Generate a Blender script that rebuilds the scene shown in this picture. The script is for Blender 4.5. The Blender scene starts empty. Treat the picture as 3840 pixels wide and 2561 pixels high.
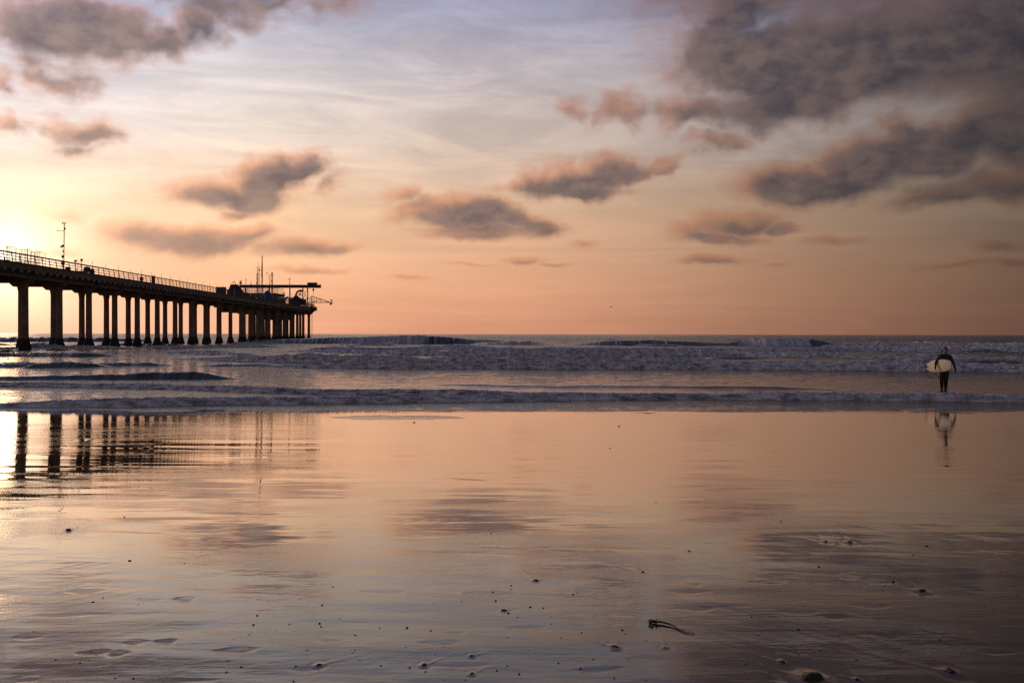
import bpy, bmesh, math, random
import numpy as np
from mathutils import Vector, Matrix, Euler
random.seed(7)
S = bpy.context.scene
COL = S.collection
R = math.radians

# ------------------------------------------------------------------ camera
FPX = 3733.3           # focal length in photo pixels (35 mm on a 36 mm sensor)
CAMZ = 1.6
cam = bpy.data.cameras.new('camera'); cam.lens = 35; cam.sensor_width = 36
cam.clip_start = 0.1; cam.clip_end = 60000
camo = bpy.data.objects.new('camera', cam); COL.objects.link(camo)
CR = Matrix.Rotation(R(90 - 0.43), 3, 'X') @ Matrix.Rotation(R(0.104), 3, 'Z')
camo.matrix_world = Matrix.Translation((0, 0, CAMZ)) @ CR.to_4x4()
S.camera = camo

def ray(px, py):
    return CR @ Vector(((px - 1920) / FPX, (1280.5 - py) / FPX, -1))
def W(px, py, D):      # the point at distance D (along y) seen at photo pixel (px, py)
    d = ray(px, py); k = D / d.y
    return Vector((d.x * k, D, CAMZ + d.z * k))
SLOPE, SY0, SEA = 0.0335, 4.0, -0.63
def sand_z(y):         # the beach face, flattening into a sheet of backwash near the water
    q = np.maximum(np.asarray(y, float) - 15.0, 0.0); w = 7.0; g = .0194
    return -(np.asarray(y, float) - SY0) * SLOPE + np.where(q < w, g * q * q / (2 * w), g * (q - w / 2))
def on_sand(px, py):
    d = ray(px, py); lo, hi_ = .5, 60.0
    for _ in range(50):
        k = (lo + hi_) / 2
        if CAMZ + d.z * k > float(sand_z(d.y * k)): lo = k
        else: hi_ = k
    return Vector((d.x * k, d.y * k, CAMZ + d.z * k))
def on_sea(px, py):
    d = ray(px, py); k = (CAMZ - SEA) / (-d.z)
    return Vector((d.x * k, d.y * k, SEA))

# ------------------------------------------------------------------ node helpers
class NB:
    def __init__(s, tree): s.t = tree; s.n = tree.nodes; s.l = tree.links
    def node(s, typ, **kw):
        n = s.n.new(typ)
        for k, v in kw.items(): setattr(n, k, v)
        return n
    def put(s, sock, v):
        if isinstance(v, bpy.types.NodeSocket): s.l.new(v, sock)
        elif v is not None: sock.default_value = v
    def m(s, op, a, b=None, c=None, clamp=False):
        n = s.node('ShaderNodeMath', operation=op, use_clamp=clamp)
        for i, v in enumerate((a, b, c)):
            if v is not None: s.put(n.inputs[i], v)
        return n.outputs[0]
    def vm(s, op, a, b=None, out=0, scale=None):
        n = s.node('ShaderNodeVectorMath', operation=op)
        s.put(n.inputs[0], a)
        if b is not None: s.put(n.inputs[1], b)
        if scale is not None: s.put(n.inputs['Scale'], scale)
        return n.outputs[out]
    def xyz(s, x, y, z):
        n = s.node('ShaderNodeCombineXYZ')
        for i, v in enumerate((x, y, z)): s.put(n.inputs[i], v)
        return n.outputs[0]
    def sep(s, v):
        n = s.node('ShaderNodeSeparateXYZ'); s.put(n.inputs[0], v); return n.outputs
    def noise(s, vec, scale, detail=4, rough=.55, out='Fac', dist=0.0):
        n = s.node('ShaderNodeTexNoise'); s.put(n.inputs['Vector'], vec)
        n.inputs['Scale'].default_value = scale; n.inputs['Detail'].default_value = detail
        n.inputs['Roughness'].default_value = rough; n.inputs['Distortion'].default_value = dist
        return n.outputs[out]
    def mapr(s, v, a, b, c=0.0, d=1.0, smooth=True):
        n = s.node('ShaderNodeMapRange', interpolation_type='SMOOTHSTEP' if smooth else 'LINEAR')
        for i, x in enumerate((v, a, b, c, d)): s.put(n.inputs[i], x)
        return n.outputs[0]
    def ramp(s, v, stops, interp='LINEAR'):
        n = s.node('ShaderNodeValToRGB'); cr = n.color_ramp; cr.interpolation = interp
        s.put(n.inputs[0], v)
        while len(cr.elements) < len(stops): cr.elements.new(0.5)
        for e, (p, c) in zip(cr.elements, stops): e.position = p; e.color = (*c, 1)
        return n.outputs[0]
    def mix(s, f, a, b, blend='MIX'):
        n = s.node('ShaderNodeMix', data_type='RGBA', blend_type=blend)
        s.put(n.inputs[0], f)
        for k, v in ((6, a), (7, b)):
            s.put(n.inputs[k], (*v, 1) if isinstance(v, tuple) and len(v) == 3 else v)
        return n.outputs[2]
def lin(r, g, b):
    f = lambda c: c / 12.92 if c <= .04045 else ((c + .055) / 1.055) ** 2.4
    return (f(r / 255), f(g / 255), f(b / 255))

# ------------------------------------------------------------------ sun and sky
SUN_DIR = ray(-55, 952).normalized()
GLOW_DIR = ray(18, 968).normalized()
SUN_EL = math.asin(SUN_DIR.z); SUN_AZ = math.atan2(SUN_DIR.x, SUN_DIR.y)
sl = bpy.data.lights.new('sun', 'SUN'); sl.energy = 1.2; sl.angle = R(3); sl.color = (1.0, .58, .27)
so = bpy.data.objects.new('sun', sl); COL.objects.link(so)
so.rotation_euler = (-SUN_DIR).to_track_quat('-Z', 'Y').to_euler(); so.location = (-40, 80, 30)

world = bpy.data.worlds.new('World'); S.world = world; world.use_nodes = True
wt = world.node_tree; wt.nodes.clear(); N = NB(wt)
tc = N.node('ShaderNodeTexCoord'); dirv = tc.outputs['Generated']
dx, dy, dz = N.sep(dirv)[:]
DEG = 180 / math.pi
az = N.m('MULTIPLY', N.m('ARCTAN2', dx, dy), DEG)
el = N.m('MULTIPLY', N.m('ARCSINE', dz), DEG)
P = N.xyz(az, el, 0.0)

def azel(X, Y):        # from the 2351-wide view of the photo
    d = ray(X * 3840 / 2351, Y * 3840 / 2351).normalized()
    return math.degrees(math.atan2(d.x, d.y)), math.degrees(math.asin(d.z))
# clear sky: colour by height, brightness by bearing
vert = N.ramp(N.m('DIVIDE', N.m('ADD', el, 5.0), 45.0, clamp=True), [
    (0.0, lin(213, 149, 117)), (5 / 45, lin(214, 150, 118)), (8 / 45, lin(223, 166, 131)), (12 / 45, lin(222, 182, 150)),
    (16 / 45, lin(212, 192, 180)), (20 / 45, lin(191, 182, 187)), (24 / 45, lin(150, 152, 181)), (31 / 45, lin(118, 122, 150)), (1.0, lin(80, 86, 108))])
hor = N.ramp(N.m('DIVIDE', N.m('ADD', az, 180.0), 360.0, clamp=True), [
    (0.0, (.48, .49, .55)), (90 / 360, (.60, .55, .55)), (140 / 360, (1.3, 1.42, 1.65)), (153 / 360, (1.42, 1.60, 1.78)), (166 / 360, (1.33, 1.40, 1.38)), (174 / 360, (1.10, 1.12, 1.12)), (180 / 360, (1, 1, 1)),
    (187 / 360, (.80, .81, .83)), (194 / 360, (.56, .58, .62)), (201 / 360, (.37, .40, .44)), (207 / 360, (.23, .258, .30)), (230 / 360, (.15, .18, .23)), (1.0, (.48, .49, .55))])
clear = N.mix(1.0, vert, hor, 'MULTIPLY')
# high thin streaks
st = N.noise(N.vm('MULTIPLY', N.vm('ADD', P, N.xyz(N.m('MULTIPLY', el, -1.6), N.m('MULTIPLY', az, .10), 0.0)), (0.07, .34, 1)), 1.0, 7, .62, dist=1.1)
stv = N.mapr(st, .36, .66, .86, 1.13)
hi = N.mapr(el, 3.0, 12.0)
clear = N.mix(hi, clear, N.mix(1.0, clear, N.xyz(stv, N.m('POWER', stv, .93), N.m('POWER', stv, .82)), 'MULTIPLY'))
st2 = N.noise(N.vm('MULTIPLY', P, (0.04, .5, 1)), 1.0, 4, .55, dist=.8)
stv2 = N.mapr(st2, .35, .68, .93, 1.06)
clear = N.mix(1.0, clear, N.xyz(stv2, stv2, stv2), 'MULTIPLY')
# clouds: (x, y, rx, ry, tilt, weight) on the photo, turned into bearings
CL = [(120, 50, 150, 75, 0, 1), (240, 75, 140, 60, -8, 1), (330, 100, 130, 45, 0, .8), (420, 62, 100, 65, 20, .75), (500, 20, 120, 40, 0, .6), (650, 8, 190, 28, 0, .42), (790, 10, 120, 22, 0, .4), (120, 140, 90, 30, 0, .4),
      (145, 185, 58, 42, 0, .5), (20, 195, 55, 32, 0, .6), (45, 215, 50, 22, 0, .4), (192, 297, 88, 34, 3, .75), (15, 290, 55, 24, 0, .6), (110, 300, 70, 20, 0, .4), (180, 335, 70, 18, 0, .35),
      (610, 402, 105, 48, 15, 1.25), (680, 382, 70, 38, 10, 1.15), (500, 434, 120, 34, 8, .95), (570, 450, 100, 34, 0, 1.0), (530, 488, 36, 16, 20, .5), (745, 425, 60, 22, 20, .35),
      (440, 554, 165, 34, 5, 1.05), (560, 535, 70, 22, 10, .9), (300, 546, 70, 34, -10, .65), (370, 560, 120, 26, 0, .7), (520, 545, 100, 20, 8, .6),
      (690, 566, 110, 22, 3, .8), (780, 567, 64, 14, 0, .6), (700, 618, 100, 10, 0, .6), (150, 497, 45, 18, 0, .4), (110, 578, 60, 12, 0, .6),
      (930, 437, 60, 26, 5, .45), (1075, 490, 125, 42, -6, 1.15), (1070, 462, 60, 24, 0, .8), (970, 486, 84, 24, 3, .75), (1100, 532, 140, 20, 0, .8), (1240, 522, 64, 24, 0, .9), (1180, 505, 80, 24, 0, .7),
      (1320, 408, 140, 42, 5, 1.2), (1392, 376, 52, 28, 0, .8), (1500, 382, 76, 24, 22, .8), (1195, 420, 70, 24, 10, .6), (1340, 438, 110, 18, 0, .7), (1430, 410, 70, 26, 8, .7),
      (1325, 243, 56, 28, 0, .48), (1420, 242, 70, 38, 25, .6),
      (1640, 110, 140, 80, -20, .8), (1800, 150, 240, 110, -8, 1), (2000, 110, 280, 120, 0, 1), (2260, 60, 260, 120, 0, 1.2), (2400, 0, 200, 140, 0, 1), (1810, 240, 190, 58, 4, .9), (1600, 255, 120, 40, 0, .7), (1980, 185, 220, 64, 8, .9), (1640, 330, 90, 24, 0, .55), (1700, 30, 140, 60, 0, .8), (1560, 30, 60, 50, 30, .3),
      (2000, 370, 170, 58, 14, 1.1), (1800, 422, 120, 42, 0, .95), (1900, 430, 160, 36, 6, 1), (2045, 300, 66, 38, 15, .8), (2150, 350, 130, 56, 8, 1), (2280, 300, 150, 66, 0, 1), (2420, 330, 120, 100, 0, 1), (2310, 420, 140, 40, 0, .8), (2170, 446, 110, 30, 8, .65), (2330, 200, 150, 100, 0, .55),
      (1690, 512, 100, 34, 4, .9), (1590, 530, 84, 20, 8, .6), (1650, 546, 120, 17, 0, .75), (1790, 520, 54, 16, 5, .7), (1630, 599, 90, 11, 0, .75), (1780, 608, 44, 6, 0, .5),
      (1200, 597, 50, 11, 0, .7), (1270, 608, 34, 6, 0, .5), (1335, 559, 46, 12, 5, .4), (1910, 548, 64, 13, 0, .45), (2310, 560, 60, 15, 5, .6), (2200, 605, 110, 7, 3, .6), (2340, 597, 60, 9, 0, .6), (1080, 610, 80, 5, 0, .4), (950, 637, 60, 5, 0, .4),
      (420, -60, 420, 70, 0, .7), (1900, -110, 500, 110, 0, .9), (1000, -160, 300, 40, 0, .5)]
wn = N.node('ShaderNodeTexNoise'); N.put(wn.inputs['Vector'], P); wn.inputs['Scale'].default_value = .33; wn.inputs['Detail'].default_value = 4; wn.inputs['Roughness'].default_value = .52
warp = N.vm('MULTIPLY', N.vm('SUBTRACT', wn.outputs['Color'], (.5, .5, .5)), (4.6, 2.5, 0))
flat = N.mapr(el, 1.0, 14.0, .35, 1.25)
PW = N.vm('ADD', P, N.vm('SCALE', warp, scale=flat))
def cloud_field(coords, least=0):
    F = None
    for (X, Y, rx, ry, tilt, w) in CL:
        if rx < least: continue
        a, e = azel(X, Y); k = 3840 / 2351 / FPX * DEG * 1.52
        mp = N.node('ShaderNodeMapping', vector_type='TEXTURE')
        N.put(mp.inputs['Vector'], coords)
        mp.inputs['Location'].default_value = (a, e, 0); mp.inputs['Rotation'].default_value = (0, 0, R(tilt)); mp.inputs['Scale'].default_value = (rx * k, ry * k, 1)
        g = N.node('ShaderNodeTexGradient', gradient_type='SPHERICAL'); N.put(g.inputs[0], mp.outputs[0])
        q_ = N.m('MULTIPLY', g.outputs['Fac'], .38 + .68 * w)
        F = q_ if F is None else N.m('SMOOTH_MAX', F, q_, .10)
    return F
F = cloud_field(PW)
# painted sunlit rims: each cloud's dark core colour is shifted away from the sun
lit = N.vm('MULTIPLY', N.xyz(N.mapr(el, 0.0, 12.0, .35, 1.0), N.mapr(el, 0.0, 12.0, .35, 1.0), 0.0), (-.85, .55, 0))
F2 = cloud_field(N.vm('ADD', PW, lit), 48)
fine = N.noise(N.vm('MULTIPLY', P, (.62, 1.0, 1)), 1.1, 7, .55)
mid = N.noise(N.vm('MULTIPLY', P, (.6, 1.0, 1)), .5, 4, .5)
Fn = N.m('ADD', F, N.m('MULTIPLY', N.mapr(F, .0, .22, .35, 1.0), N.m('ADD', N.m('MULTIPLY', N.m('SUBTRACT', fine, .5), .40), N.m('MULTIPLY', N.m('SUBTRACT', mid, .5), .52))))
alpha = N.mapr(Fn, .05, .68)
alpha = N.m('MULTIPLY', alpha, N.mapr(el, 1.0, 9.0, .58, .95))
low = N.noise(N.vm('MULTIPLY', P, (.5, 1.0, 1)), .20, 2, .5)
Fk = N.m('ADD', N.m('MULTIPLY', N.m('MINIMUM', F2, N.m('ADD', F, .12)), .75), N.m('SUBTRACT', Fn, N.m('MULTIPLY', F, .75)))
thick = N.mapr(N.m('ADD', Fk, N.m('MULTIPLY', N.m('SUBTRACT', low, .5), .80)), .16, .76)
edge = N.mix(1.0, N.mix(.35, clear, N.mix(1.0, hor, lin(225, 168, 138), 'MULTIPLY')), (.84, .645, .57), 'MULTIPLY')
hs = N.node('ShaderNodeGamma'); N.put(hs.inputs[0], hor); hs.inputs[1].default_value = .72
core = N.mix(1.0, hs.outputs[0], N.mix(N.mapr(N.m('ADD', N.m('MULTIPLY', fine, .5), N.m('MULTIPLY', mid, .5)), .36, .64), lin(80, 73, 83), lin(134, 111, 106)), 'MULTIPLY')
cloud = N.mix(thick, edge, core)
sky = N.mix(alpha, clear, cloud)
# glow round the low sun
cosg = N.m('MAXIMUM', N.vm('DOT_PRODUCT', dirv, tuple(GLOW_DIR), out=1), 0.0)
def glow(p, c):
    return N.mix(1.0, N.xyz(*[N.m('POWER', cosg, p)] * 3), c, 'MULTIPLY')
sky = N.mix(1.0, sky, glow(120, (.14, .085, .05)), 'ADD')
sky = N.mix(1.0, sky, glow(650, (.66, .56, .38)), 'ADD')
sky = N.mix(1.0, sky, glow(5000, (1.0, .85, .62)), 'ADD')
sky = N.mix(1.0, sky, glow(40000, (1.5, 1.4, 1.2)), 'ADD')
bg = N.node('ShaderNodeBackground'); N.put(bg.inputs[0], sky); bg.inputs[1].default_value = 1.0
ns = N.node('ShaderNodeTexSky', sky_type='NISHITA', sun_disc=False)
ns.sun_elevation = SUN_EL; ns.sun_rotation = SUN_AZ; ns.air_density = 1.5; ns.dust_density = 2.0
bg2 = N.node('ShaderNodeBackground'); N.put(bg2.inputs[0], ns.outputs[0]); bg2.inputs[1].default_value = .004
ad = N.node('ShaderNodeAddShader'); N.l.new(bg.outputs[0], ad.inputs[0]); N.l.new(bg2.outputs[0], ad.inputs[1])
wo = N.node('ShaderNodeOutputWorld'); N.l.new(ad.outputs[0], wo.inputs[0])
world.cycles.sampling_method = 'MANUAL'; world.cycles.sample_map_resolution = 1024

# ------------------------------------------------------------------ materials
def mat(name, col, rough=.7, metal=0, var=.0, scale=3.0, bump=0.0, bscale=20.0, spec=.5):
    m = bpy.data.materials.new(name); m.use_nodes = True; n = NB(m.node_tree)
    b = m.node_tree.nodes['Principled BSDF']
    b.inputs['Roughness'].default_value = rough; b.inputs['Metallic'].default_value = metal
    b.inputs['Specular IOR Level'].default_value = spec
    t = n.node('ShaderNodeTexCoord').outputs['Object']
    f = n.noise(t, scale, 5, .6)
    lo = tuple(c * (1 - var) for c in col); hi_ = tuple(min(1, c * (1 + var)) for c in col)
    n.put(b.inputs['Base Color'], n.ramp(f, [(.3, lo), (.7, hi_)]))
    if bump:
        bn = n.node('ShaderNodeBump'); bn.inputs['Distance'].default_value = bump; bn.inputs['Strength'].default_value = 1
        n.put(bn.inputs['Height'], n.noise(t, bscale, 4, .6)); n.put(b.inputs['Normal'], bn.outputs[0])
    return m
M = dict(
    concrete=mat('concrete', (.20, .150, .11), .85, var=.35, scale=.7, bump=.02, bscale=6),
    pale=mat('pale_concrete', (.42, .38, .33), .85, var=.2, scale=1.5),
    barnacle=mat('barnacle_crust', (.035, .028, .022), .9, var=.5, scale=5, bump=.06, bscale=9),
    wood=mat('weathered_timber', (.16, .115, .075), .8, var=.3, scale=2),
    steel=mat('dark_steel', (.06, .05, .045), .55, var=.3, scale=2),
    grey=mat('galvanised_steel', (.30, .30, .30), .5, metal=.4, var=.2),
    wire=mat('wire_mesh', (.28, .24, .18), .5, metal=.3, var=.2),
    tarp=mat('dark_tarpaulin', (.012, .018, .035), .6, var=.3, bump=.05, bscale=2.5),
    blue=mat('blue_tarpaulin', (.012, .05, .22), .5, var=.3, bump=.06, bscale=2.5),
    cabin=mat('painted_cabin', (.10, .085, .07), .7, var=.3, scale=1),
    hull=mat('boat_hull', (.42, .42, .42), .4, var=.1),
    glass=mat('dark_glass', (.03, .035, .04), .1),
    rubber=mat('black_rubber', (.02, .02, .02), .7, var=.2),
    skin=mat('tanned_skin', (.36, .19, .12), .5, var=.12, scale=12),
    wet=mat('wetsuit_neoprene', (.016, .015, .016), .5, var=.25, scale=8, bump=.004, bscale=30),
    hair=mat('brown_hair', (.07, .035, .018), .6, var=.4, scale=40, bump=.004, bscale=90),
    eye=mat('eye_white', (.6, .58, .55), .3), lip=mat('lips', (.30, .12, .09), .5),
    board=mat('surfboard_resin', (.64, .57, .44), .55, var=.12, scale=3, spec=.12),
    stripe=mat('board_grip_wax', (.33, .35, .33), .6, var=.15, scale=9),
    cloth=mat('dark_clothing', (.03, .03, .035), .8, var=.3),
    pebble=mat('wet_pebble', (.030, .026, .023), .28, var=.5, scale=25, bump=.004, bscale=60),
    weed=mat('kelp_blade', (.035, .032, .010), .35, var=.5, scale=30, bump=.004, bscale=40),
    feather=mat('gull_feather', (.08, .07, .065), .8, var=.3),
)

# ------------------------------------------------------------------ mesh helpers
class MB:
    def __init__(s): s.v = []; s.f = []; s.mi = []; s.cur = 0
    def add(s, vs, fs):
        o = len(s.v); s.v += [tuple(v) for v in vs]
        s.f += [tuple(i + o for i in f) for f in fs]; s.mi += [s.cur] * len(fs); return s
    def box(s, a, b, top=1.0):
        (x0, y0, z0), (x1, y1, z1) = a, b
        cx, cy = (x0 + x1) / 2, (y0 + y1) / 2
        t = lambda x, c: c + (x - c) * top
        vs = [(x0, y0, z0), (x1, y0, z0), (x1, y1, z0), (x0, y1, z0), (t(x0, cx), t(y0, cy), z1), (t(x1, cx), t(y0, cy), z1), (t(x1, cx), t(y1, cy), z1), (t(x0, cx), t(y1, cy), z1)]
        return s.add(vs, [(3, 2, 1, 0), (4, 5, 6, 7), (0, 1, 5, 4), (1, 2, 6, 5), (2, 3, 7, 6), (3, 0, 4, 7)])
    def tube(s, pts, r, n=8, r2=None, caps=True):
        pts = [Vector(p) for p in pts]; k = len(pts); rings = []
        for i, p in enumerate(pts):
            d = (pts[min(i + 1, k - 1)] - pts[max(i - 1, 0)]).normalized()
            up = Vector((0, 0, 1)) if abs(d.z) < .9 else Vector((0, 1, 0))
            u = d.cross(up).normalized(); w = d.cross(u)
            rr = r[i] if isinstance(r, (list, tuple)) else (r if r2 is None else r + (r2 - r) * i / (k - 1))
            rings.append([p + (u * math.cos(2 * math.pi * j / n + math.pi / n) + w * math.sin(2 * math.pi * j / n + math.pi / n)) * rr for j in range(n)])
        vs = [q for g in rings for q in g]
        fs = [(i * n + j, i * n + (j + 1) % n, (i + 1) * n + (j + 1) % n, (i + 1) * n + j) for i in range(k - 1) for j in range(n)]
        if caps: fs += [tuple(range(n))[::-1], tuple((k - 1) * n + j for j in range(n))]
        return s.add(vs, fs)
    def prism(s, prof, axis, a, b):        # closed outline (p, q) pushed along an axis
        n = len(prof)
        def mk(t, p, q): return {'x': (t, p, q), 'y': (p, t, q), 'z': (p, q, t)}[axis]
        vs = [mk(a, p, q) for p, q in prof] + [mk(b, p, q) for p, q in prof]
        return s.add(vs, [tuple(range(n)), tuple(range(2 * n - 1, n - 1, -1))] + [(i, i + n, (i + 1) % n + n, (i + 1) % n) for i in range(n)])
    def ball(s, c, r, n=10, sz=(1, 1, 1)):
        c = Vector(c); vs = []; fs = []
        for i in range(n + 1):
            th = math.pi * i / n
            for j in range(n): 
                ph = 2 * math.pi * j / n
                vs.append((c.x + r * sz[0] * math.sin(th) * math.cos(ph), c.y + r * sz[1] * math.sin(th) * math.sin(ph), c.z + r * sz[2] * math.cos(th)))
        for i in range(n):
            for j in range(n): fs.append((i * n + j, (i + 1) * n + j, (i + 1) * n + (j + 1) % n, i * n + (j + 1) % n))
        return s.add(vs, fs)
    def mesh(s, name, mats, origin=(0, 0, 0), smooth=False):
        me = bpy.data.meshes.new(name)
        ox, oy, oz = origin
        me.from_pydata([(x - ox, y - oy, z - oz) for x, y, z in s.v], [], s.f)
        for m_ in (mats if isinstance(mats, (list, tuple)) else [mats]): me.materials.append(m_)
        me.polygons.foreach_set('material_index', s.mi)
        bm = bmesh.new(); bm.from_mesh(me); bmesh.ops.recalc_face_normals(bm, faces=bm.faces); bm.to_mesh(me); bm.free()
        if smooth: me.polygons.foreach_set('use_smooth', [True] * len(me.polygons))
        return me
    def build(s, name, mats, parent=None, origin=(0, 0, 0), smooth=False):
        return link(name, s.mesh(name, mats, origin, smooth), parent, None if parent else origin)
def link(name, data, parent=None, loc=None):
    o = bpy.data.objects.new(name, data); COL.objects.link(o)
    if parent: o.parent = parent
    if loc is not None: o.location = loc
    return o
def tag(o, label=None, cat=None, group=None, kind=None):
    for k, v in (('label', label), ('category', cat), ('group', group), ('kind', kind)):
        if v: o[k] = v
    return o
def thing(name, label, cat, loc, rz=0, group=None):
    o = link(name, None, None, loc); o.rotation_euler = (0, 0, rz); o.empty_display_size = .3
    return tag(o, label, cat, group)

# ------------------------------------------------------------------ numpy noise
_rng = np.random.default_rng(11)
_perm = np.tile(_rng.permutation(256), 3).astype(np.int32)
_ang = _rng.uniform(0, 2 * np.pi, 256)
_gx, _gy = np.cos(_ang), np.sin(_ang)
def pn(x, y):
    xi = np.floor(x).astype(np.int64); yi = np.floor(y).astype(np.int64)
    xf, yf = x - xi, y - yi; xi &= 255; yi &= 255
    u = xf ** 3 * (xf * (xf * 6 - 15) + 10); v = yf ** 3 * (yf * (yf * 6 - 15) + 10)
    def g(ix, iy, fx, fy):
        h = _perm[_perm[ix] + iy]; return _gx[h] * fx + _gy[h] * fy
    a = g(xi, yi, xf, yf); b = g(xi + 1, yi, xf - 1, yf); c = g(xi, yi + 1, xf, yf - 1); d = g(xi + 1, yi + 1, xf - 1, yf - 1)
    return ((a + u * (b - a)) + v * ((c + u * (d - c)) - (a + u * (b - a)))) * 1.5
def fbm(x, y, o=4, g=.5):
    s_ = 0; a = 1; t = 0
    for i in range(o):
        s_ = s_ + a * pn(x + 17.3 * i, y - 9.1 * i); t += a; a *= g; x = x * 2.03; y = y * 2.03
    return s_ / t
def sst(x, a, b):
    t = np.clip((x - a) / (b - a), 0, 1); return t * t * (3 - 2 * t)
def grid_mesh(name, parts, material):
    """parts: list of (X, Y, Z, attrs) 2-D arrays; one mesh with point attributes"""
    vs = []; fs = []; at = {}; o = 0
    for X, Y, Z, A in parts:
        r, c = X.shape
        vs.append(np.stack([X, Y, Z], -1).reshape(-1, 3))
        i = np.arange(r * c).reshape(r, c) + o
        fs.append(np.stack([i[:-1, :-1], i[:-1, 1:], i[1:, 1:], i[1:, :-1]], -1).reshape(-1, 4)); o += r * c
        for k, v in A.items(): at.setdefault(k, []).append(v.reshape(-1))
    vs = np.concatenate(vs); fs = np.concatenate(fs)
    me = bpy.data.meshes.new(name)
    me.vertices.add(len(vs)); me.vertices.foreach_set('co', vs.astype(np.float32).ravel())
    me.loops.add(fs.size); me.loops.foreach_set('vertex_index', fs.astype(np.int32).ravel())
    me.polygons.add(len(fs)); me.polygons.foreach_set('loop_start', np.arange(0, fs.size, 4, dtype=np.int32))
    me.polygons.foreach_set('use_smooth', np.ones(len(fs), dtype=bool))
    for k, v in at.items():
        a = me.attributes.new(k, 'FLOAT', 'POINT'); a.data.foreach_set('value', np.concatenate(v).astype(np.float32))
    me.update(); me.validate(); me.materials.append(material)
    return link(name, me)
def spread(half, dense, n, far, nf):
    d = np.linspace(-dense, dense, n); e = dense + (far - dense) * (np.linspace(0, 1, nf + 1)[1:]) ** 2
    return np.concatenate([-e[::-1], d, e])

# ------------------------------------------------------------------ stones: where they lie
BIG = [  # px, py, width in photo px, label
    (3048, 2546, 74, 'largest dark rounded stone half sunk in wet sand'),
    (3563, 2520, 40, 'dark angular stone with a notch in its top'),
    (3216, 2549, 22, 'dark flat stone just beyond the largest rounded stone'),
    (2933, 2482, 22, 'dark lumpy stone at the end of a long scour mark'),
    (3458, 2217, 30, 'low black stone in a small puddle on the darkest sand'),
    (3187, 2034, 20, 'dark upright stone with a pale streak of sand behind it'),
    (3097, 2031, 15, 'small oval stone beside the dark upright stone'),
    (2305, 2427, 26, 'black blocky stone short of the kelp strand'),
    (2493, 2429, 15, 'small spiky stone below the kelp strand'),
    (2008, 2177, 19, 'dark stone with a long fan of disturbed water above it'),
    (2410, 2145, 16, 'round black stone lying alone under the cloud reflection'),
    (1890, 2289, 19, 'dark stone with a bright rim of water in front'),
    (1591, 2493, 22, 'dark stone with a crossing wake of ripples behind it'),
    (1769, 2460, 18, 'dark stone paired with a smaller pebble at its edge'),
    (1769, 2526, 20, 'flattish dark stone directly in front of the paired stone'),
    (1195, 2494, 22, 'squared black stone with raised scour lines at both sides'),
    (257, 1988, 24, 'black lumpy stone with a wide golden wake under the pier reflection'),
    (304, 1650, 18, 'dark clump of debris in the reflection of the pier piles'),
    (2584, 2066, 10, 'small black pebble out on the smooth bronze wet sand'),
    (2927, 1954, 9, 'dark pebble at the edge of the fading ripple bands'),
]
def r3(L, ox, oy, k=1.8085): return [(ox + x / k, oy + y / k) for x, y in L]
SMALL = r3([(586, 562), (780, 548), (1115, 443), (1113, 468), (990, 486), (1535, 503), (1010, 547), (1245, 590), (1333, 596), (1097, 631), (1158, 657), (1385, 654), (1388, 702), (410, 728), (223, 729), (570, 749), (57, 778), (57, 880), (40, 897), (396, 862), (512, 877), (655, 860), (598, 904), (90, 948), (232, 985), (427, 999), (534, 1027), (1090, 985), (1019, 1018), (1170, 1042), (1088, 795), (1455, 801), (1590, 846), (1232, 881), (1435, 967), (1670, 942), (1911, 937), (1586, 1005), (1813, 1071), (2025, 1084), (1592, 762), (1870, 745), (1890, 770), (2030, 816), (662, 1080), (805, 1081), (208, 365), (980, 95), (872, 913), (1800, 830)], 1300, 1950)
SMALL += r3([(880, 185), (1249, 203), (698, 436), (630, 464), (938, 480), (225, 664), (377, 855), (541, 877), (605, 858), (1582, 713), (1692, 683), (1718, 619), (1743, 556), (1962, 613), (2168, 608), (2178, 630), (2303, 575), (2185, 486), (2258, 361), (2085, 791), (1547, 860), (1637, 902), (1537, 937), (2005, 898), (1990, 1000), (782, 977), (905, 981)], 0, 2000)
SMALL += r3([(80, 391), (860, 763), (502, 836), (820, 920), (550, 958), (1097, 958), (260, 1137), (460, 1158), (600, 1218), (1215, 1128), (1420, 1250), (1785, 992), (1600, 418), (1690, 355), (1810, 348), (2310, 687), (2140, 784), (1465, 597), (1405, 626), (888, 1055), (968, 1063), (470, 1260), (960, 497), (1040, 443), (690, 1100)], 2540, 1850)
SMALL += r3([(448, 313), (1108, 343), (843, 793)], 0, 1500) + r3([(593, 58), (1882, 81), (1825, 219), (2116, 562)], 1200, 1550, 1.679)
# footprints: px, py, length px, tilt
FEET = [(560, 2247, 100, 4), (690, 2245, 88, 3), (1055, 2240, 190, 5), (510, 2407, 95, 6), (620, 2405, 80, 4), (885, 2437, 165, 7), (1240, 2400, 90, 3), (120, 2383, 130, 6), (350, 2445, 130, 8), (440, 2450, 90, 3), (1430, 2218, 185, -1), (1840, 2222, 210, 1), (1965, 2348, 165, 4), (1645, 2408, 165, 4), (1720, 2490, 260, 2), (2200, 2212, 110, 2), (2255, 2217, 80, 2), (2250, 2505, 215, 6), (2870, 2181, 170, 1), (2990, 2292, 165, 3), (2590, 2215, 175, 2), (2600, 2280, 160, 2), (3260, 2270, 150, -3), (3180, 2162, 90, 0), (3300, 2180, 120, -2), (700, 2548, 260, 3), (110, 2545, 80, 4), (320, 2215, 150, 3), (290, 2300, 300, 6), (1150, 2505, 120, 3), (2600, 2190, 60, 0), (3130, 2310, 110, -2), (3330, 2380, 100, -3), (2330, 2300, 110, 5), (3740, 2440, 180, -2), (1700, 2370, 90, 2)]

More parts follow.
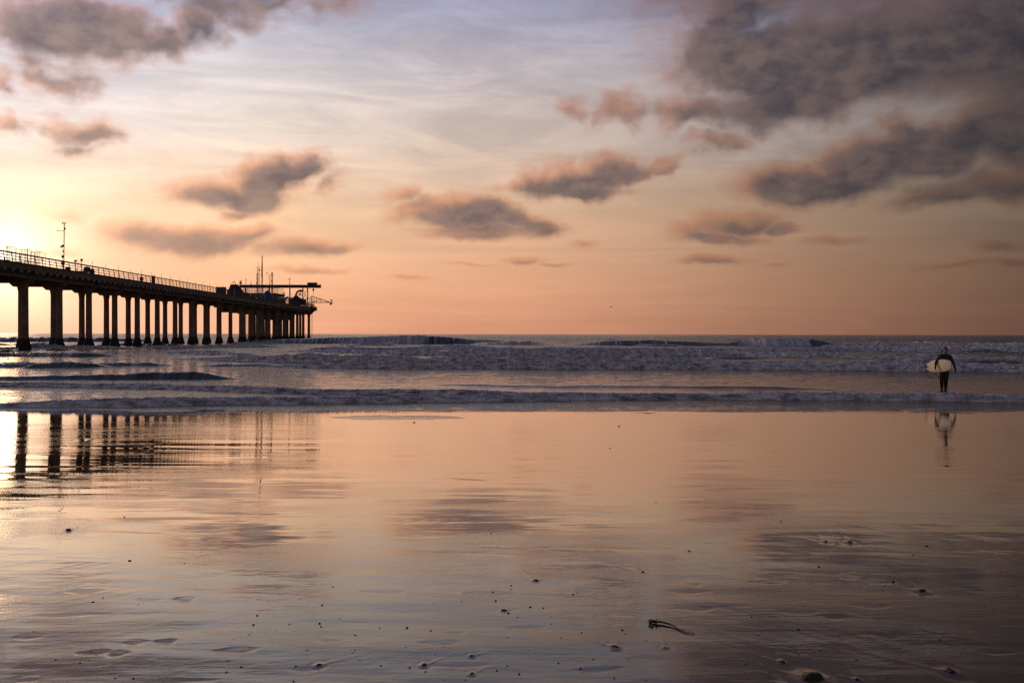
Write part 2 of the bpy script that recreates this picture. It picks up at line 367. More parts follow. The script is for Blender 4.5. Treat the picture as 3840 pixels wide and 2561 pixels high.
# ------------------------------------------------------------------ the beach
ys = np.concatenate([np.linspace(-60, .8, 40)[:-1], .8 * (2.6 / .8) ** np.linspace(0, 1, 90)[:-1], 2.6 * (37 / 2.6) ** np.linspace(0, 1, 1050)])
t = spread(1, .50, 1250, 14, 40)
TY, TX = np.meshgrid(ys, t, indexing='ij')
Ysd = TY; Xsd = TX * (np.maximum(TY, 0) + 4.0)
Zs = sand_z(Ysd)
near = sst(Ysd, 14, 3)
wob = fbm(Xsd * .12 + 3, Ysd * .3, 3)
bands = fbm(Xsd * .33 + wob * 1.2, Ysd * 1.5 + Xsd * .06, 3, .45)
bamp = .0036 * sst(Ysd, 22, 13) * sst(Ysd, 5, 11) * (.55 + .75 * sst(fbm(Xsd * .09 + 7, Ysd * .22, 2), -.25, .35)) + .0007 * sst(Ysd, 11, 15) * sst(Ysd, 26, 20) * sst(Xsd, 3, -4) + .0005 * sst(Ysd, 15, 24) + .0012 * sst(Ysd, 12, 7)
Zs = Zs + bands * bamp
Zs = Zs + fbm(Xsd * 1.6, Ysd * 4.2 + Xsd * .5, 3) * .0016 * near
Zs = Zs + fbm(Xsd * .8 + 31, Ysd * 2.2, 2) * .004 * sst(Ysd, 10, 4)
cr_ = np.where(Xsd > .3, (Xsd * 1.85 + Ysd) / 2.1, (-Xsd * 1.5 + Ysd) / 1.8); al_ = np.where(Xsd > .3, (Xsd - 1.85 * Ysd) / 2.1, (Xsd + 1.5 * Ysd) / 1.8)
stk = fbm(cr_ * 4.5 + .6 * wob, al_ * .35, 4, .6); stk = np.where(stk > 0, stk, stk * .35)      # drainage marks
Zs = Zs + stk * .0017 * sst(np.abs(Xsd - .3), .1, 1.0) * sst(Ysd, 13, 6) * (.35 + .65 * sst(fbm(Xsd * .5, Ysd * .5 + 9, 2), -.1, .3))
def local(px, py):
    p = on_sand(px, py); return p.x, p.y
def window(x0, y0, rx, ry):
    i0, i1 = np.searchsorted(ys, [y0 - ry, y0 + ry]); i1 = min(i1 + 1, len(ys))
    k = y0 + 4; j0, j1 = np.searchsorted(t, [(x0 - rx) / k - .02, (x0 + rx) / k + .02]); j1 = min(j1 + 1, len(t))
    return slice(max(i0 - 1, 0), i1), slice(max(j0 - 1, 0), j1)
for (px, py, L_, tl) in FEET:
    x0, y0 = local(px, py); ln = L_ / FPX * y0
    i, j = window(x0, y0, ln * 1.6, .5)
    dx_, dy_ = Xsd[i, j] - x0, Ysd[i, j] - y0; c, s_ = math.cos(R(tl * 2)), math.sin(R(tl * 2))
    u = (dx_ * c + dy_ * s_) / (ln / 2); v = (-dx_ * s_ + dy_ * c) / (.075 * y0 / 6.5)
    v = v / (1 + .22 * np.cos(u * 2.4 + px)); r = np.sqrt(u * u + v * v + .06 * fbm(dx_ * 9, dy_ * 9, 2))
    m_ = sst(r, 1.18, .72) * (.55 + .45 * math.sin(px * 1.7) ** 2); lvl = float(sand_z(y0 + .03)) - .0006
    Zs[i, j] = Zs[i, j] * (1 - m_) + (lvl + .00025 * fbm(dx_ * 6, dy_ * 9, 2)) * m_
for k, (px, py, w_) in enumerate([(a, b, c) for a, b, c, _ in BIG] + [(x, y, 7) for x, y in SMALL]):
    x0, y0 = local(px, py); r_ = w_ / FPX * y0 * .5; r_ = min(max(r_, .004), .08)
    i, j = window(x0, y0, r_ * 16, r_ * 26)
    dx_, dy_ = Xsd[i, j] - x0, Ysd[i, j] - y0; d = np.sqrt(dx_ ** 2 + (dy_ * .6) ** 2)
    Zs[i, j] += r_ * (.22 * np.exp(-(d / (r_ * 1.5)) ** 2) - .07 * np.exp(-((d - 2.6 * r_) / (1.0 * r_)) ** 2))
    for sg in (-1, 1):                 # the two wake ridges left by the backwash
        a = R(24 + 10 * math.sin(k * 3.1)) * sg + (R(-16) if px > 2200 else R(14)); r_ = min(r_, .022)
        q = -dx_ * math.sin(a) + dy_ * math.cos(a) * 0; al = dx_ * math.sin(a) + dy_ * math.cos(a); ac = dx_ * math.cos(a) - dy_ * math.sin(a)
        Zs[i, j] += r_ * .16 * np.exp(-(ac / (r_ * .7)) ** 2) * sst(al, r_ * .6, r_ * 2.5) * np.exp(-np.maximum(al, 0) / (r_ * 8))

sm = bpy.data.materials.new('wet_sand'); sm.use_nodes = True; n = NB(sm.node_tree)
b = sm.node_tree.nodes['Principled BSDF']
tcn = n.node('ShaderNodeTexCoord'); ob = tcn.outputs['Object']
ox, oy, oz = n.sep(ob)[:]
swash = n.mapr(n.m('ADD', oy, n.m('MULTIPLY', n.noise(n.vm('MULTIPLY', ob, (.08, .02, 1)), 1, 3), 5.0)), 22.0, 22.8)
fineS = n.noise(ob, 900, 2, .6)
patch = n.noise(n.vm('MULTIPLY', ob, (.35, .9, 1)), 1.0, 5, .6)
dry = n.mapr(patch, .48, .62)
sandc = n.mix(fineS, (.060, .038, .021), (.125, .082, .048))
n.put(b.inputs['Base Color'], sandc)
n.put(b.inputs['Roughness'], n.m('ADD', n.m('MULTIPLY', n.m('MULTIPLY', dry, n.mapr(oy, 9, 5)), .09), .020))
b.inputs['IOR'].default_value = 1.40
n.put(b.inputs['Coat Weight'], n.mapr(oy, 4.2, 10.5, .08, .92)); b.inputs['Coat Roughness'].default_value = .03; b.inputs['Coat IOR'].default_value = 1.33
# rhomboid drainage marks + film ripples + grain; heights in metres
r1 = n.noise(n.vm('MULTIPLY', n.xyz(n.m('ADD', ox, n.m('MULTIPLY', oy, .55)), n.m('SUBTRACT', oy, n.m('MULTIPLY', ox, .12)), 0.0), (1.6, 9, 1)), 1.6, 4, .6)
r2_ = n.noise(n.vm('MULTIPLY', n.xyz(n.m('SUBTRACT', ox, n.m('MULTIPLY', oy, .8)), oy, 0.0), (3.0, 9, 1)), 2.2, 3, .6)
film = n.noise(n.vm('MULTIPLY', n.xyz(ox, n.m('ADD', oy, n.m('MULTIPLY', ox, -.05)), 0.0), (.9, 5.5, 1)), 1.2, 3, .55)
swr = n.noise(n.vm('MULTIPLY', ob, (1.3, 5, 1)), 2.6, 4, .6)
leftw = n.mapr(ox, 2.0, -9.0, .25, 1.0)
hgt = n.m('MULTIPLY', r1, n.m('MULTIPLY', n.mapr(oy, 9.5, 5, .04, .8),  .0016))
hgt = n.m('ADD', hgt, n.m('MULTIPLY', r2_, n.m('MULTIPLY', n.m('MULTIPLY', n.mapr(patch, .4, .62), n.mapr(oy, 13, 7)), .0013)))
hgt = n.m('ADD', hgt, n.m('MULTIPLY', film, n.m('MULTIPLY', n.m('MULTIPLY', n.m('MULTIPLY', n.mapr(oy, 22, 15), n.mapr(oy, 8.5, 14, .12, 1)), leftw), .0007)))
hgt = n.m('ADD', hgt, n.m('MULTIPLY', swr, n.m('MULTIPLY', n.m('MULTIPLY', swash, n.mapr(ox, 4, -6, .5, 1)), .0008)))
hgt = n.m('ADD', hgt, n.m('MULTIPLY', fineS, n.m('MULTIPLY', dry, .00016)))
pc = on_sand(1490, 1566)
pm = n.m('ADD', n.m('POWER', n.m('DIVIDE', n.m('SUBTRACT', ox, pc.x), 1.6), 2.0), n.m('POWER', n.m('DIVIDE', n.m('SUBTRACT', oy, pc.y), .85), 2.0))
pm = n.m('ADD', pm, n.m('MULTIPLY', n.m('SUBTRACT', n.noise(ob, 1.3, 3), .5), 2.2))
hgt = n.m('ADD', hgt, n.m('MULTIPLY', n.noise(n.vm('MULTIPLY', ob, (1, 1.6, 1)), 5.0, 3), n.m('MULTIPLY', n.mapr(pm, 1.1, .5), .016)))
bn = n.node('ShaderNodeBump'); bn.inputs['Distance'].default_value = 1.0; bn.inputs['Strength'].default_value = 1.0
n.put(bn.inputs['Height'], hgt); n.put(b.inputs['Normal'], bn.outputs[0]); n.put(b.inputs['Coat Normal'], bn.outputs[0])
beach = grid_mesh('beach', [(Xsd, Ysd, Zs, {})], sm); tag(beach, kind='structure')
del TX, TY

# ------------------------------------------------------------------ the sea
wm = bpy.data.materials.new('sea_water'); wm.use_nodes = True; n = NB(wm.node_tree)
b = wm.node_tree.nodes['Principled BSDF']; outn = wm.node_tree.nodes['Material Output']
ob = n.node('ShaderNodeTexCoord').outputs['Object']; oy = n.sep(ob)[1]
fa = n.node('ShaderNodeAttribute', attribute_name='foam').outputs['Fac']
b.inputs['Base Color'].default_value = (.085, .094, .088, 1); b.inputs['IOR'].default_value = 1.333
n.put(b.inputs['Roughness'], n.mapr(oy, 45, 120, .07, .22))
far = n.mapr(oy, 60, 260)
fc = n.m('SUBTRACT', 1.0, n.m('MULTIPLY', n.node('ShaderNodeAttribute', attribute_name='face').outputs['Fac'], .85))
rip = n.noise(n.vm('MULTIPLY', ob, (1.0, 2.2, 1.5)), 1.5, 5, .62)
rip2 = n.noise(n.vm('MULTIPLY', ob, (.18, .42, .4)), 1.0, 4, .6)
bn = n.node('ShaderNodeBump'); bn.inputs['Distance'].default_value = 1.0
n.put(bn.inputs['Height'], n.m('MULTIPLY', fc, n.m('ADD', n.m('MULTIPLY', rip, n.mapr(oy, 35, 90, .070, .24)), n.m('MULTIPLY', rip2, n.m('MULTIPLY', far, .9)))))
n.put(b.inputs['Normal'], bn.outputs[0])
fo = n.node('ShaderNodeBsdfPrincipled'); fo.inputs['Roughness'].default_value = .75; fo.inputs['Specular IOR Level'].default_value = .25
fn1 = n.noise(n.vm('MULTIPLY', ob, (.55, 1.0, 1.5)), 3.0, 6, .68); fn2 = n.noise(ob, 14, 4, .6)
n.put(fo.inputs['Base Color'], n.ramp(fn1, [(.38, (.27, .27, .28)), (.60, (.92, .89, .87))]))
bf = n.node('ShaderNodeBump'); bf.inputs['Distance'].default_value = .09; n.put(bf.inputs['Height'], n.m('ADD', fn1, n.m('MULTIPLY', fn2, .25))); n.put(fo.inputs['Normal'], bf.outputs[0])
fm = n.mapr(n.m('ADD', fa, n.m('MULTIPLY', n.m('SUBTRACT', n.noise(n.vm('MULTIPLY', ob, (.28, 1.0, 1.6)), 2.4, 6, .72), .5), .9)), .36, .62)
fm = n.m('MULTIPLY', fm, n.mapr(fa, .02, .12))
mx = n.node('ShaderNodeMixShader'); n.put(mx.inputs[0], fm); n.l.new(b.outputs[0], mx.inputs[1]); n.l.new(fo.outputs[0], mx.inputs[2]); n.l.new(mx.outputs[0], outn.inputs[0])

ysea = 25 * (9000 / 25) ** np.linspace(0, 1, 950)
t = spread(1, .60, 900, 4, 60)
Y0, T0 = np.meshgrid(ysea, t, indexing='ij'); X0 = T0 * Y0
def base_z(X, Y):
    chop = fbm(X * .28 + 5, Y * .85, 4, .55); sw = fbm(X * .03, Y * .11 + 4, 3, .5); rp = fbm(X * .9, Y * 2.6, 3, .55)
    a = .028 + .125 * sst(Y, 62, 110) + .22 * sst(Y, 130, 400)
    fade = 1 - sst(Y, 900, 4000)
    return SEA + (chop * a + sw * (.10 * sst(Y, 60, 150) + .55 * sst(Y, 190, 420)) + rp * .014) * fade
Z0 = base_z(X0, Y0)
pxc = 1920 + T0 * FPX
lace = fbm(X0 * .16 + 2, Y0 * .42, 5, .6)
zone = sst(Y0, 52, 66) * sst(Y0, 230, 165) * (.25 + .75 * sst(pxc, 500, 1100)) + .30 * sst(Y0, 34, 40) * sst(Y0, 60, 50) + .22 * sst(Y0, 60, 34)
foam0 = np.clip(.06 + lace * 1.6, 0, .75) * np.clip(zone, 0, 1) * 1.1
parts = [(X0, Y0, Z0, {'foam': foam0, 'face': 0 * X0})]

def wave(pts, kind, wf, wb, foam, lump=.3, N_=900, M_=46, seed=0, back=1.0, hv=.55):
    """pts: (px, py of the foot, crest height m) from left to right; one roller laid on the sea"""
    w = [on_sea(px, py) for px, py, _ in pts]
    xk = np.array([p.x for p in w]); yk = np.array([p.y for p in w]); hk = np.array([p[2] for p in pts])
    X = np.linspace(xk[0], xk[-1], N_); yc = np.interp(X, xk, yk); h = np.interp(X, xk, hk)
    ker = np.ones(31) / 31
    sm_ = lambda a: np.convolve(np.pad(a, 15, 'edge'), ker, 'valid')
    yc = sm_(yc); h = sm_(h)
    e = np.minimum(np.linspace(0, 1, N_), np.linspace(1, 0, N_)) * 6; h = h * sst(e, 0, 1)
    h = h * np.clip(1 + hv * (1.1 * fbm(X * .22 + seed, X * 0 + seed, 3) + .5 * fbm(X * 1.1 + seed, X * 0 + 7, 3)), .4, 1.4); yc = yc + wf * (1.1 * fbm(X * .12 + seed, X * 0 + 3.3, 3) + .5 * fbm(X * .9 + seed, X * 0 + 1.3, 3))
    nf = int(M_ * .55); th = np.linspace(0, 1, nf)
    if kind == 'white': s1 = -np.cos(th * np.pi / 2) ** 1.0; z1 = np.sin(th * np.pi / 2)
    else: s1 = -(1 - th); z1 = (1 - np.cos(th ** .8 * np.pi)) / 2
    v = np.linspace(0, 1, M_ - nf + 1)[1:]; s2 = v; z2 = 1 - sst(v, 0, 1)
    s = np.concatenate([s1 * wf, s2 * wb]); z = np.concatenate([z1, z2]); isb = np.concatenate([0 * s1, v])
    Sg, Xg = np.meshgrid(s, X, indexing='ij'); zg = z[:, None] * h[None, :]; fr = np.concatenate([th, 1 + v])[:, None] + 0 * Xg
    hh = h[None, :] + 0 * Xg
    Yg = yc[None, :] + Sg * (.5 + .5 * hh / max(h.max(), 1e-3))
    l = fbm(Xg * 2.4 / max(wf, .5) + seed, fr * 2.6 + Xg * .35, 4, .68); l2 = fbm(Xg * 7 / max(wf, .5) + seed, fr * 6 + seed, 3, .6)
    if not isinstance(foam, np.ndarray): fo_ = np.full(N_, float(foam)) if not isinstance(foam, list) else np.interp(X, [on_sea(p, 1400).x * 0 + (p - 1920) / FPX * np.interp((p - 1920), [-2500, 2500], [yk.mean()] * 2) for p, _ in foam], [q for _, q in foam])
    l = .65 * l + .9 * (.32 - np.abs(pn(Xg * 3.4 / max(wf, .5), fr * 3.1 + seed + Xg * .5))); l2 = .6 * l2 + .7 * (.3 - np.abs(pn(Xg * 8.5 / max(wf, .5), fr * 8 + seed)))
    amp = lump * hh * (np.clip(fo_, .06, 1)[None, :])
    bell = np.sin(np.clip(fr, 0, 2) / 2 * np.pi)
    zg = zg + (l * 1.0 + l2 * .5) * amp * bell ** .7; Yg = Yg - (l * .6 + l2 * .35) * amp * bell
    Zg = np.maximum(SEA, -.0) * 0 + SEA + zg - .06 * (1 - bell) 
    fmask = fo_[None, :] * np.where(fr <= 1, 1.0, 1 - back * sst(fr, .98, 1.55)) * (.85 + .5 * fbm(Xg * .8 + seed, fr * 3, 4, .6))
    parts.append((Xg, Yg, Zg, {'foam': np.clip(fmask, 0, 1), 'face': np.clip(bell * 1.4, 0, 1) * (1.0 if kind == 'green' else .6)}))

# shore bore
wave([(-500, 1529, 0.192), (0, 1526, 0.200), (600, 1519, 0.192), (1200, 1510, 0.200), (1700, 1505, 0.178), (2000, 1501, 0.192), (2600, 1495, 0.192), (3200, 1498, 0.222), (3840, 1503, 0.222), (4400, 1509, 0.207)], 'white', .5, 2.2, 1.0, .34, 2200, 50, 1, 1.0, .3)
wave([(-500, 1446, .16), (0, 1449, .17), (600, 1457, .18), (1200, 1476, .20), (1800, 1484, .18), (2300, 1486, .14), (2700, 1486, .05)], 'white', .38, 1.3, .75, .32, 1800, 40, 4, 1.0, .4)
wave([(1500, 1442, .03), (2000, 1450, .07), (2400, 1452, .08), (2900, 1456, .07), (3250, 1466, .03)], 'green', .7, 1.6, .2, .4, 900, 36, 8)
wave([(-400, 1424, .12), (0, 1424, .16), (300, 1423, .22), (640, 1421, .34), (830, 1422, .32), (900, 1421, .10), (960, 1420, .02)], 'green', .7, 1.8, .10, .2, 700, 40, 12)
wave([(-400, 1376, .22), (0, 1376, .24), (300, 1373, .22), (560, 1372, .26), (700, 1371, .12)], 'green', .8, 2.4, .16, .2, 500, 40, 15)
wave([(820, 1374, .10), (1000, 1376, .22), (1300, 1380, .40), (1500, 1383, .38), (2200, 1384, .36), (3000, 1386, .34), (3840, 1394, .34), (4300, 1396, .34)], 'white', .8, 3.2, .95, .36, 1400, 46, 20)
wave([(560, 1345, .10), (700, 1348, .30), (980, 1358, .50), (1150, 1359, .58), (1600, 1360, .46), (2200, 1361, .44), (2500, 1362, .62), (2620, 1362, .40), (2750, 1366, .2), (3200, 1372, .34), (3700, 1376, .3), (4200, 1378, .3)], 'white', 1.0, 4.5, .95, .36, 1400, 46, 26)
wave([(1000, 1316, .2), (1100, 1318, .5), (1500, 1332, .44), (1900, 1336, .62), (2300, 1336, .60), (2560, 1335, .58), (2750, 1334, .32), (3000, 1340, .40), (3300, 1344, .36), (3840, 1350, .42), (4200, 1352, .4)], 'white', 1.3, 6, .95, .36, 1400, 46, 33)
wave([(1080, 1314, .3), (1250, 1316, .62), (1500, 1312, .45), (1900, 1316, .42), (2500, 1316, .4), (2900, 1316, .35), (3250, 1316, .62), (3840, 1322, .66), (4200, 1324, .6)], 'white', 1.6, 7, .9, .36, 1400, 46, 39)
wave([(3000, 1298, .3), (3200, 1300, .75), (3500, 1302, .8), (3840, 1306, .8), (4200, 1308, .8)], 'white', 2.0, 8, .9, .36, 700, 46, 42)
# outer breakers
wave([(880, 1284, .4), (1040, 1288, .9), (1200, 1289, 1.3), (1400, 1290, 1.55), (1500, 1291, 1.85), (1640, 1291, 1.8), (1760, 1290, 1.1), (1900, 1289, .7), (2050, 1288, .3)], 'green', 4.5, 9, [(880, .0), (1100, .05), (1180, .2), (1260, .5), (1380, .95), (1590, 1.0), (1640, .1), (2050, .0)], .10, 1400, 60, 51, .6, .08)
wave([(1750, 1292, .3), (1900, 1294, .75), (2000, 1294, .7), (2100, 1294, .25)], 'green', 4, 8, .05, .2, 400, 46, 55)
wave([(2080, 1294, .3), (2250, 1296, .9), (2450, 1297, 1.15), (2600, 1297, .8), (2720, 1297, .5), (2800, 1297, 1.2), (2900, 1298, 1.5), (3040, 1298, 1.4), (3120, 1298, .6), (3300, 1298, .3)], 'green', 3.6, 8, [(2080, 0), (2420, .0), (2440, .5), (2490, .5), (2510, .05), (2740, .1), (2790, .95), (2990, .9), (3040, .2), (3120, .6), (3300, .2)], .10, 1400, 56, 58, .5, .10)
wave([(-400, 1284, 1.0), (0, 1283, 1.1), (300, 1282, 1.15), (450, 1281, .8), (650, 1280, .3)], 'green', 4, 8, .05, .2, 600, 46, 63)
wave([(-400, 1314, .5), (0, 1314, .5), (250, 1312, .55), (420, 1310, .5), (560, 1308, .25)], 'white', 1.3, 5, .8, .36, 700, 46, 66)
wave([(480, 1306, .2), (620, 1308, .45), (760, 1306, .4), (950, 1304, .3), (1100, 1300, .2)], 'white', 1.4, 6, .8, .4, 700, 46, 70)
wave([(-300, 1334, .2), (80, 1336, .34), (300, 1338, .36), (420, 1336, .16), (500, 1336, .05)], 'green', 1.1, 4, .15, .2, 500, 40, 74)
wave([(600, 1330, .08), (760, 1330, .22), (900, 1331, .2), (1000, 1330, .06)], 'green', 1.1, 4, .1, .2, 400, 40, 77)
rw = random.Random(3)
for i in range(60):                       # short broken wavelets filling the surf between the long lines
    D = 36 + 170 * rw.random() ** 1.4; py = 1250 + FPX * 2.23 / D; x0 = rw.uniform(-200, 3900) if D > 60 else rw.uniform(-100, 3500)
    if D < 62: continue
    ln = rw.uniform(90, 420); hh = rw.uniform(.08, .2) * (1 + D / 90); tilt = rw.uniform(-.012, .012)
    wave([(x0, py - tilt * ln, hh * .3), (x0 + ln * .4, py, hh), (x0 + ln * .7, py, hh * .8), (x0 + ln, py + tilt * ln, hh * .2)], 'white' if rw.random() < .65 else 'green', .35 + D / 110, 1 + D / 35, rw.choice((.3, .55, .8, .95)) if x0 > 500 else rw.choice((.1, .3, .6)), .4, 220, 26, 100 + i * 3.7)
sea = grid_mesh('sea', parts, wm); tag(sea, kind='structure')
del parts

#PART2_BEGIN
# ------------------------------------------------------------------ the pier
TH = math.atan(-105 / FPX)
A0, L0 = 228.0, 60.6
pd = Vector((math.sin(TH), math.cos(TH), 0)); pl = Vector((-math.cos(TH), math.sin(TH), 0))
PW_ = lambda a, L, z=0: pd * a + pl * L + Vector((0, 0, z))
pier = thing('pier', 'long dark concrete pier on tall paired piles running out to sea', 'pier', PW_(A0, L0, SEA), math.pi / 2 - TH)
def PL(a, L, z): return (a - A0, L - L0, z - SEA)
pinv = Matrix.LocRotScale(pier.location, pier.rotation_euler, None).inverted()
def WL(px, py, D): return tuple(pinv @ W(px, py, D))
LN, LF, EN, EF = 58.0, 63.1, 56.0, 65.3      # pile rows, deck edges
A_ = lambda k: 127.5 + 10.2 * k
A_END = A_(20) + 1.6; A_START = A_(-3) - 2; A_HEAD = A_(17) - 4; EH = 80.0
def pbox(m, a0, L0_, z0, a1, L1_, z1): return m.box(PL(a0, L0_, z0), PL(a1, L1_, z1))
d = MB(); pbox(d, A_START, EN, 9.3, A_END, EF, 9.92); pbox(d, A_HEAD, EF + .003, 9.3, A_END, EH, 9.92); d.build('deck', M['concrete'], pier)
for L in (57.2, 64.0):
    g = MB(); pbox(g, A_START, L - .28, 8.42, A_END, L + .28, 9.297); g.build('girder', M['concrete'], pier)
for L in (70.5, 77.5):
    g = MB(); pbox(g, A_HEAD, L - .28, 8.42, A_END, L + .28, 9.297); g.build('girder', M['concrete'], pier)
for L, e in ((EN, -1), (EF, 1)):
    c = MB(); a1 = A_END if e < 0 else A_HEAD
    pbox(c, A_START, L + (.0 if e < 0 else -.24), 9.923, a1, L + (.24 if e < 0 else 0), 10.06); c.build('kerb', M['wood'], pier)
def bent_cap(a, far_, zb=7.9):
    prof = [(57.3, zb), (55.93, 9.25), (55.93, 9.42), (56.5, 9.296), (far_ - .6, 9.296), (far_ + .07, 9.1), (far_ - 1.25, zb)]
    m = MB(); m.prism([(L - L0, z - SEA) for L, z in prof], 'x', a - .45 - A0, a + .45 - A0); return m
def pile(a, L, r=.44):
    p = MB(); zt = 7.9
    n_ = 8
    p.tube([PL(a, L, .7), PL(a, L, 6.9), PL(a, L, 7.25), PL(a, L, zt)], [r * 1.03, r * .96, r * .98, r * 1.25], n_)
    o = p.build('pile', M['concrete'], pier)
    j = MB(); zz = [-2.0, -.9, -.3, .2, .6, .95]; rr = [.92, .86, .80, .66, .56, r * 1.0]
    j.tube([PL(a, L, z) for z in zz], [q * (1 + random.uniform(-.06, .06)) * r / .44 for q in rr], 11)
    j.build('barnacle_collar', M['barnacle'], o)
for k in range(-3, 21):
    a = A_(k); hd = k >= 17
    bent_cap(a, EH if hd else EF).build('pile_cap', M['concrete'], pier)
    pile(a, LN); pile(a, LF)
    if hd: pile(a, 69.0); 
    if k >= 18: pile(a, 75.0)
for a, L in ((A_(13) + 4, LF), (A_(14) + 5, 60.6), (A_(15) + 5, LF), (A_(16) + 5, 60.6), (A_(18) + 5, LN), (A_(19) + 5, 64.5)): pile(a, L, .4)
# railing: stout top rail, thinner rails under it, a post every two metres bent slightly inwards
RZ = (11.18, 10.80, 10.44, 10.12)
def rail_panel(a0, a1, L, sg, zs=RZ):
    m = MB()
    for q, z in enumerate(zs):
        t_ = .085 if q == 0 else .045; off = (.10, .02, 0, 0)[q] * sg
        pbox(m, a0, L + off - t_, z - t_, a1 - .004, L + off + t_, z + t_)
    return m
post_me = None
def post(a, L, sg, parent, w_=.06):
    m = MB()
    pts = [PL(a, L - .16 * sg, 9.05), PL(a, L - .16 * sg, 9.9), PL(a, L - .11 * sg, 10.45), PL(a, L - .04 * sg, 10.85), PL(a, L + .05 * sg, 11.2)]
    m.tube(pts[1:], [w_, w_, w_, w_ * .8], 4)
    m.cur = 1; m.box(PL(a - .10, L - .36 * sg, 9.02), PL(a + .10, L - .09 * sg, 9.28))
    return m.build('post', [M['wood'], M['pale']], parent)
a = A_START + .5; A_SW = 218.0
for k in range(-3, 20):
    a0, a1 = A_(k), A_(k + 1)
    rp = rail_panel(a0, a1, EN + .12, 1).build('railing', M['wood'], pier)
    nn = 5 if a0 < A_SW else 8
    for i in range(nn): post(a0 + (i + .3) * 10.2 / nn, EN + .12, 1, rp)
    if a1 < A_HEAD + 6:
        rf = rail_panel(a0, a1, EF - .12, -1).build('railing', M['wood'], pier)
        for i in range(0, 5): post(a0 + (i + .5) * 2.04, EF - .12, -1, rf, .045)
    # thin bird rods above the rail
    if -1 <= k < 13:
        for i in range(2):
            r_ = MB(); q = a0 + (i + .35) * 5.1; r_.tube([PL(q, EN + .2, 10.1), PL(q, EN + .2, 11.95)], .028, 5); r_.build('rail_rod', M['steel'], pier)
for k in (17, 18, 19):
    rp = rail_panel(A_(k), A_(k + 1), EH - .12, -1).build('railing', M['wood'], pier)
    for i in range(5): post(A_(k) + (i + .5) * 2.04, EH - .12, -1, rp)
er = MB()
for z in RZ: pbox(er, A_END - .2, EN + .3, z - .05, A_END - .1, EH - .3, z + .05)
er = er.build('railing', M['wood'], pier)
for i in range(11):
    m = MB(); m.tube([PL(A_END - .15, EN + 1 + i * 2.2, 9.9), PL(A_END - .15, EN + 1 + i * 2.2, 11.2)], .05, 4); m.build('post', M['wood'], er)
# pipe under the deck edge, pump room slung between the piles, gate panel, stairs
m = MB(); m.tube([PL(A_START, EN + .75, 8.95), PL(A_END, EN + .75, 8.95)], .12, 8); m.build('pipe', M['steel'], pier)
m = MB(); pbox(m, A_(15) + 1, 58.6, 5.6, A_(17) + 1, 63.4, 8.3); m.build('pump_room', M['cabin'], pier)
m = MB(); pbox(m, A_SW, EN + .02, 9.95, A_SW + .2, EN + 2.2, 11.7); pbox(m, A_SW + .6, EN - .06, 10.0, A_SW + 2.6, EN + .02, 11.25); m.build('gate_panel', M['cabin'], pier)
Dst = 301.0
m = MB()
for o_ in (0.0, 1.1):
    m.tube([WL(1157, 1143, Dst + o_), WL(1118, 1174, Dst + o_)], .14, 5)
    for dy in (-9, -4.5): m.tube([WL(1157, 1143 + dy, Dst + o_), WL(1118, 1174 + dy, Dst + o_)], .05, 5)
    m.tube([WL(1118, 1174, Dst + o_), WL(1111, 1174, Dst + o_), WL(1111, 1151, Dst + o_)], .07, 5)
    for i in range(7):
        f = i / 6; x, y = 1157 - 39 * f, 1143 + 31 * f; m.tube([WL(x, y, Dst + o_), WL(x, y - 9, Dst + o_)], .045, 4)
for i in range(13):
    f = i / 12; m.tube([WL(1157 - 39 * f, 1143 + 31 * f, Dst), WL(1157 - 39 * f, 1143 + 31 * f, Dst + 1.1)], .07, 4)
m.build('stairway', M['grey'], pier)
m = MB(); q = W(1176, 1158, 322)
for (x0, y0, x1, y1) in ((1154, 1150, 1181, 1166),):
    A1 = pinv @ W(x0, y1, 326); B1 = pinv @ W(x1, y0, 322)
    m.box(tuple(min(a, b) for a, b in zip(A1, B1)), tuple(max(a, b) for a, b in zip(A1, B1)))
m.build('landing', M['cabin'], pier)
m = MB()
for i in range(5): x = 1161 + i * 4.3; m.tube([WL(x, 1152, 322), WL(x, 1118, 322)], .06, 4)
for y in (1119, 1126, 1134, 1142): m.tube([WL(1160, y, 322), WL(1179, y, 322)], .05, 4)
m.build('landing_cage', M['steel'], pier)
for px, y0, y1, D in ((956, 1185, 1262, 310), (1169, 1166, 1262, 326), (927, 1175, 1262, 300)):
    m = MB()
    for e in (-.22, .22):
        p0, p1 = W(px, y0, D), W(px, y1, D); p0.x += e; p1.x += e; m.tube([pinv @ p0, pinv @ p1], .035, 4)
    for i in range(24):
        y = y0 + (y1 - y0) * (i + .5) / 24; p0 = W(px, y, D); m.tube([pinv @ (p0 + Vector((-.22, 0, 0))), pinv @ (p0 + Vector((.22, 0, 0)))], .04, 4)
    m.build('ladder', M['steel'], pier)

# ------------------------------------------------------------------ things standing on the pier
DK = 9.92
def at_px(name, label, cat, px, D, group=None, z=DK):
    p = W(px, 1100, D); return thing(name, label, cat, (p.x, p.y, z), 0, group)
def rel(t_, px, py, D=None):
    p = W(px, py, t_.location.y if D is None else D); return p - t_.location
def pole(t_, name, pts, r=.05, m_='steel', n=6, D=None):
    k = MB(); k.tube([rel(t_, *p, D=D) for p in pts], r, n); return k.build(name, M[m_], t_)
def pxbox(t_, name, x0, y0, x1, y1, th, m_='steel', dD=0.0, top=1.0):
    D = t_.location.y + dD; a, b = rel(t_, x0, y1, D), rel(t_, x1, y0, D)
    k = MB(); k.box((a.x, a.y - th / 2, a.z), (b.x, a.y + th / 2, b.z), top); return k.build(name, M[m_], t_)
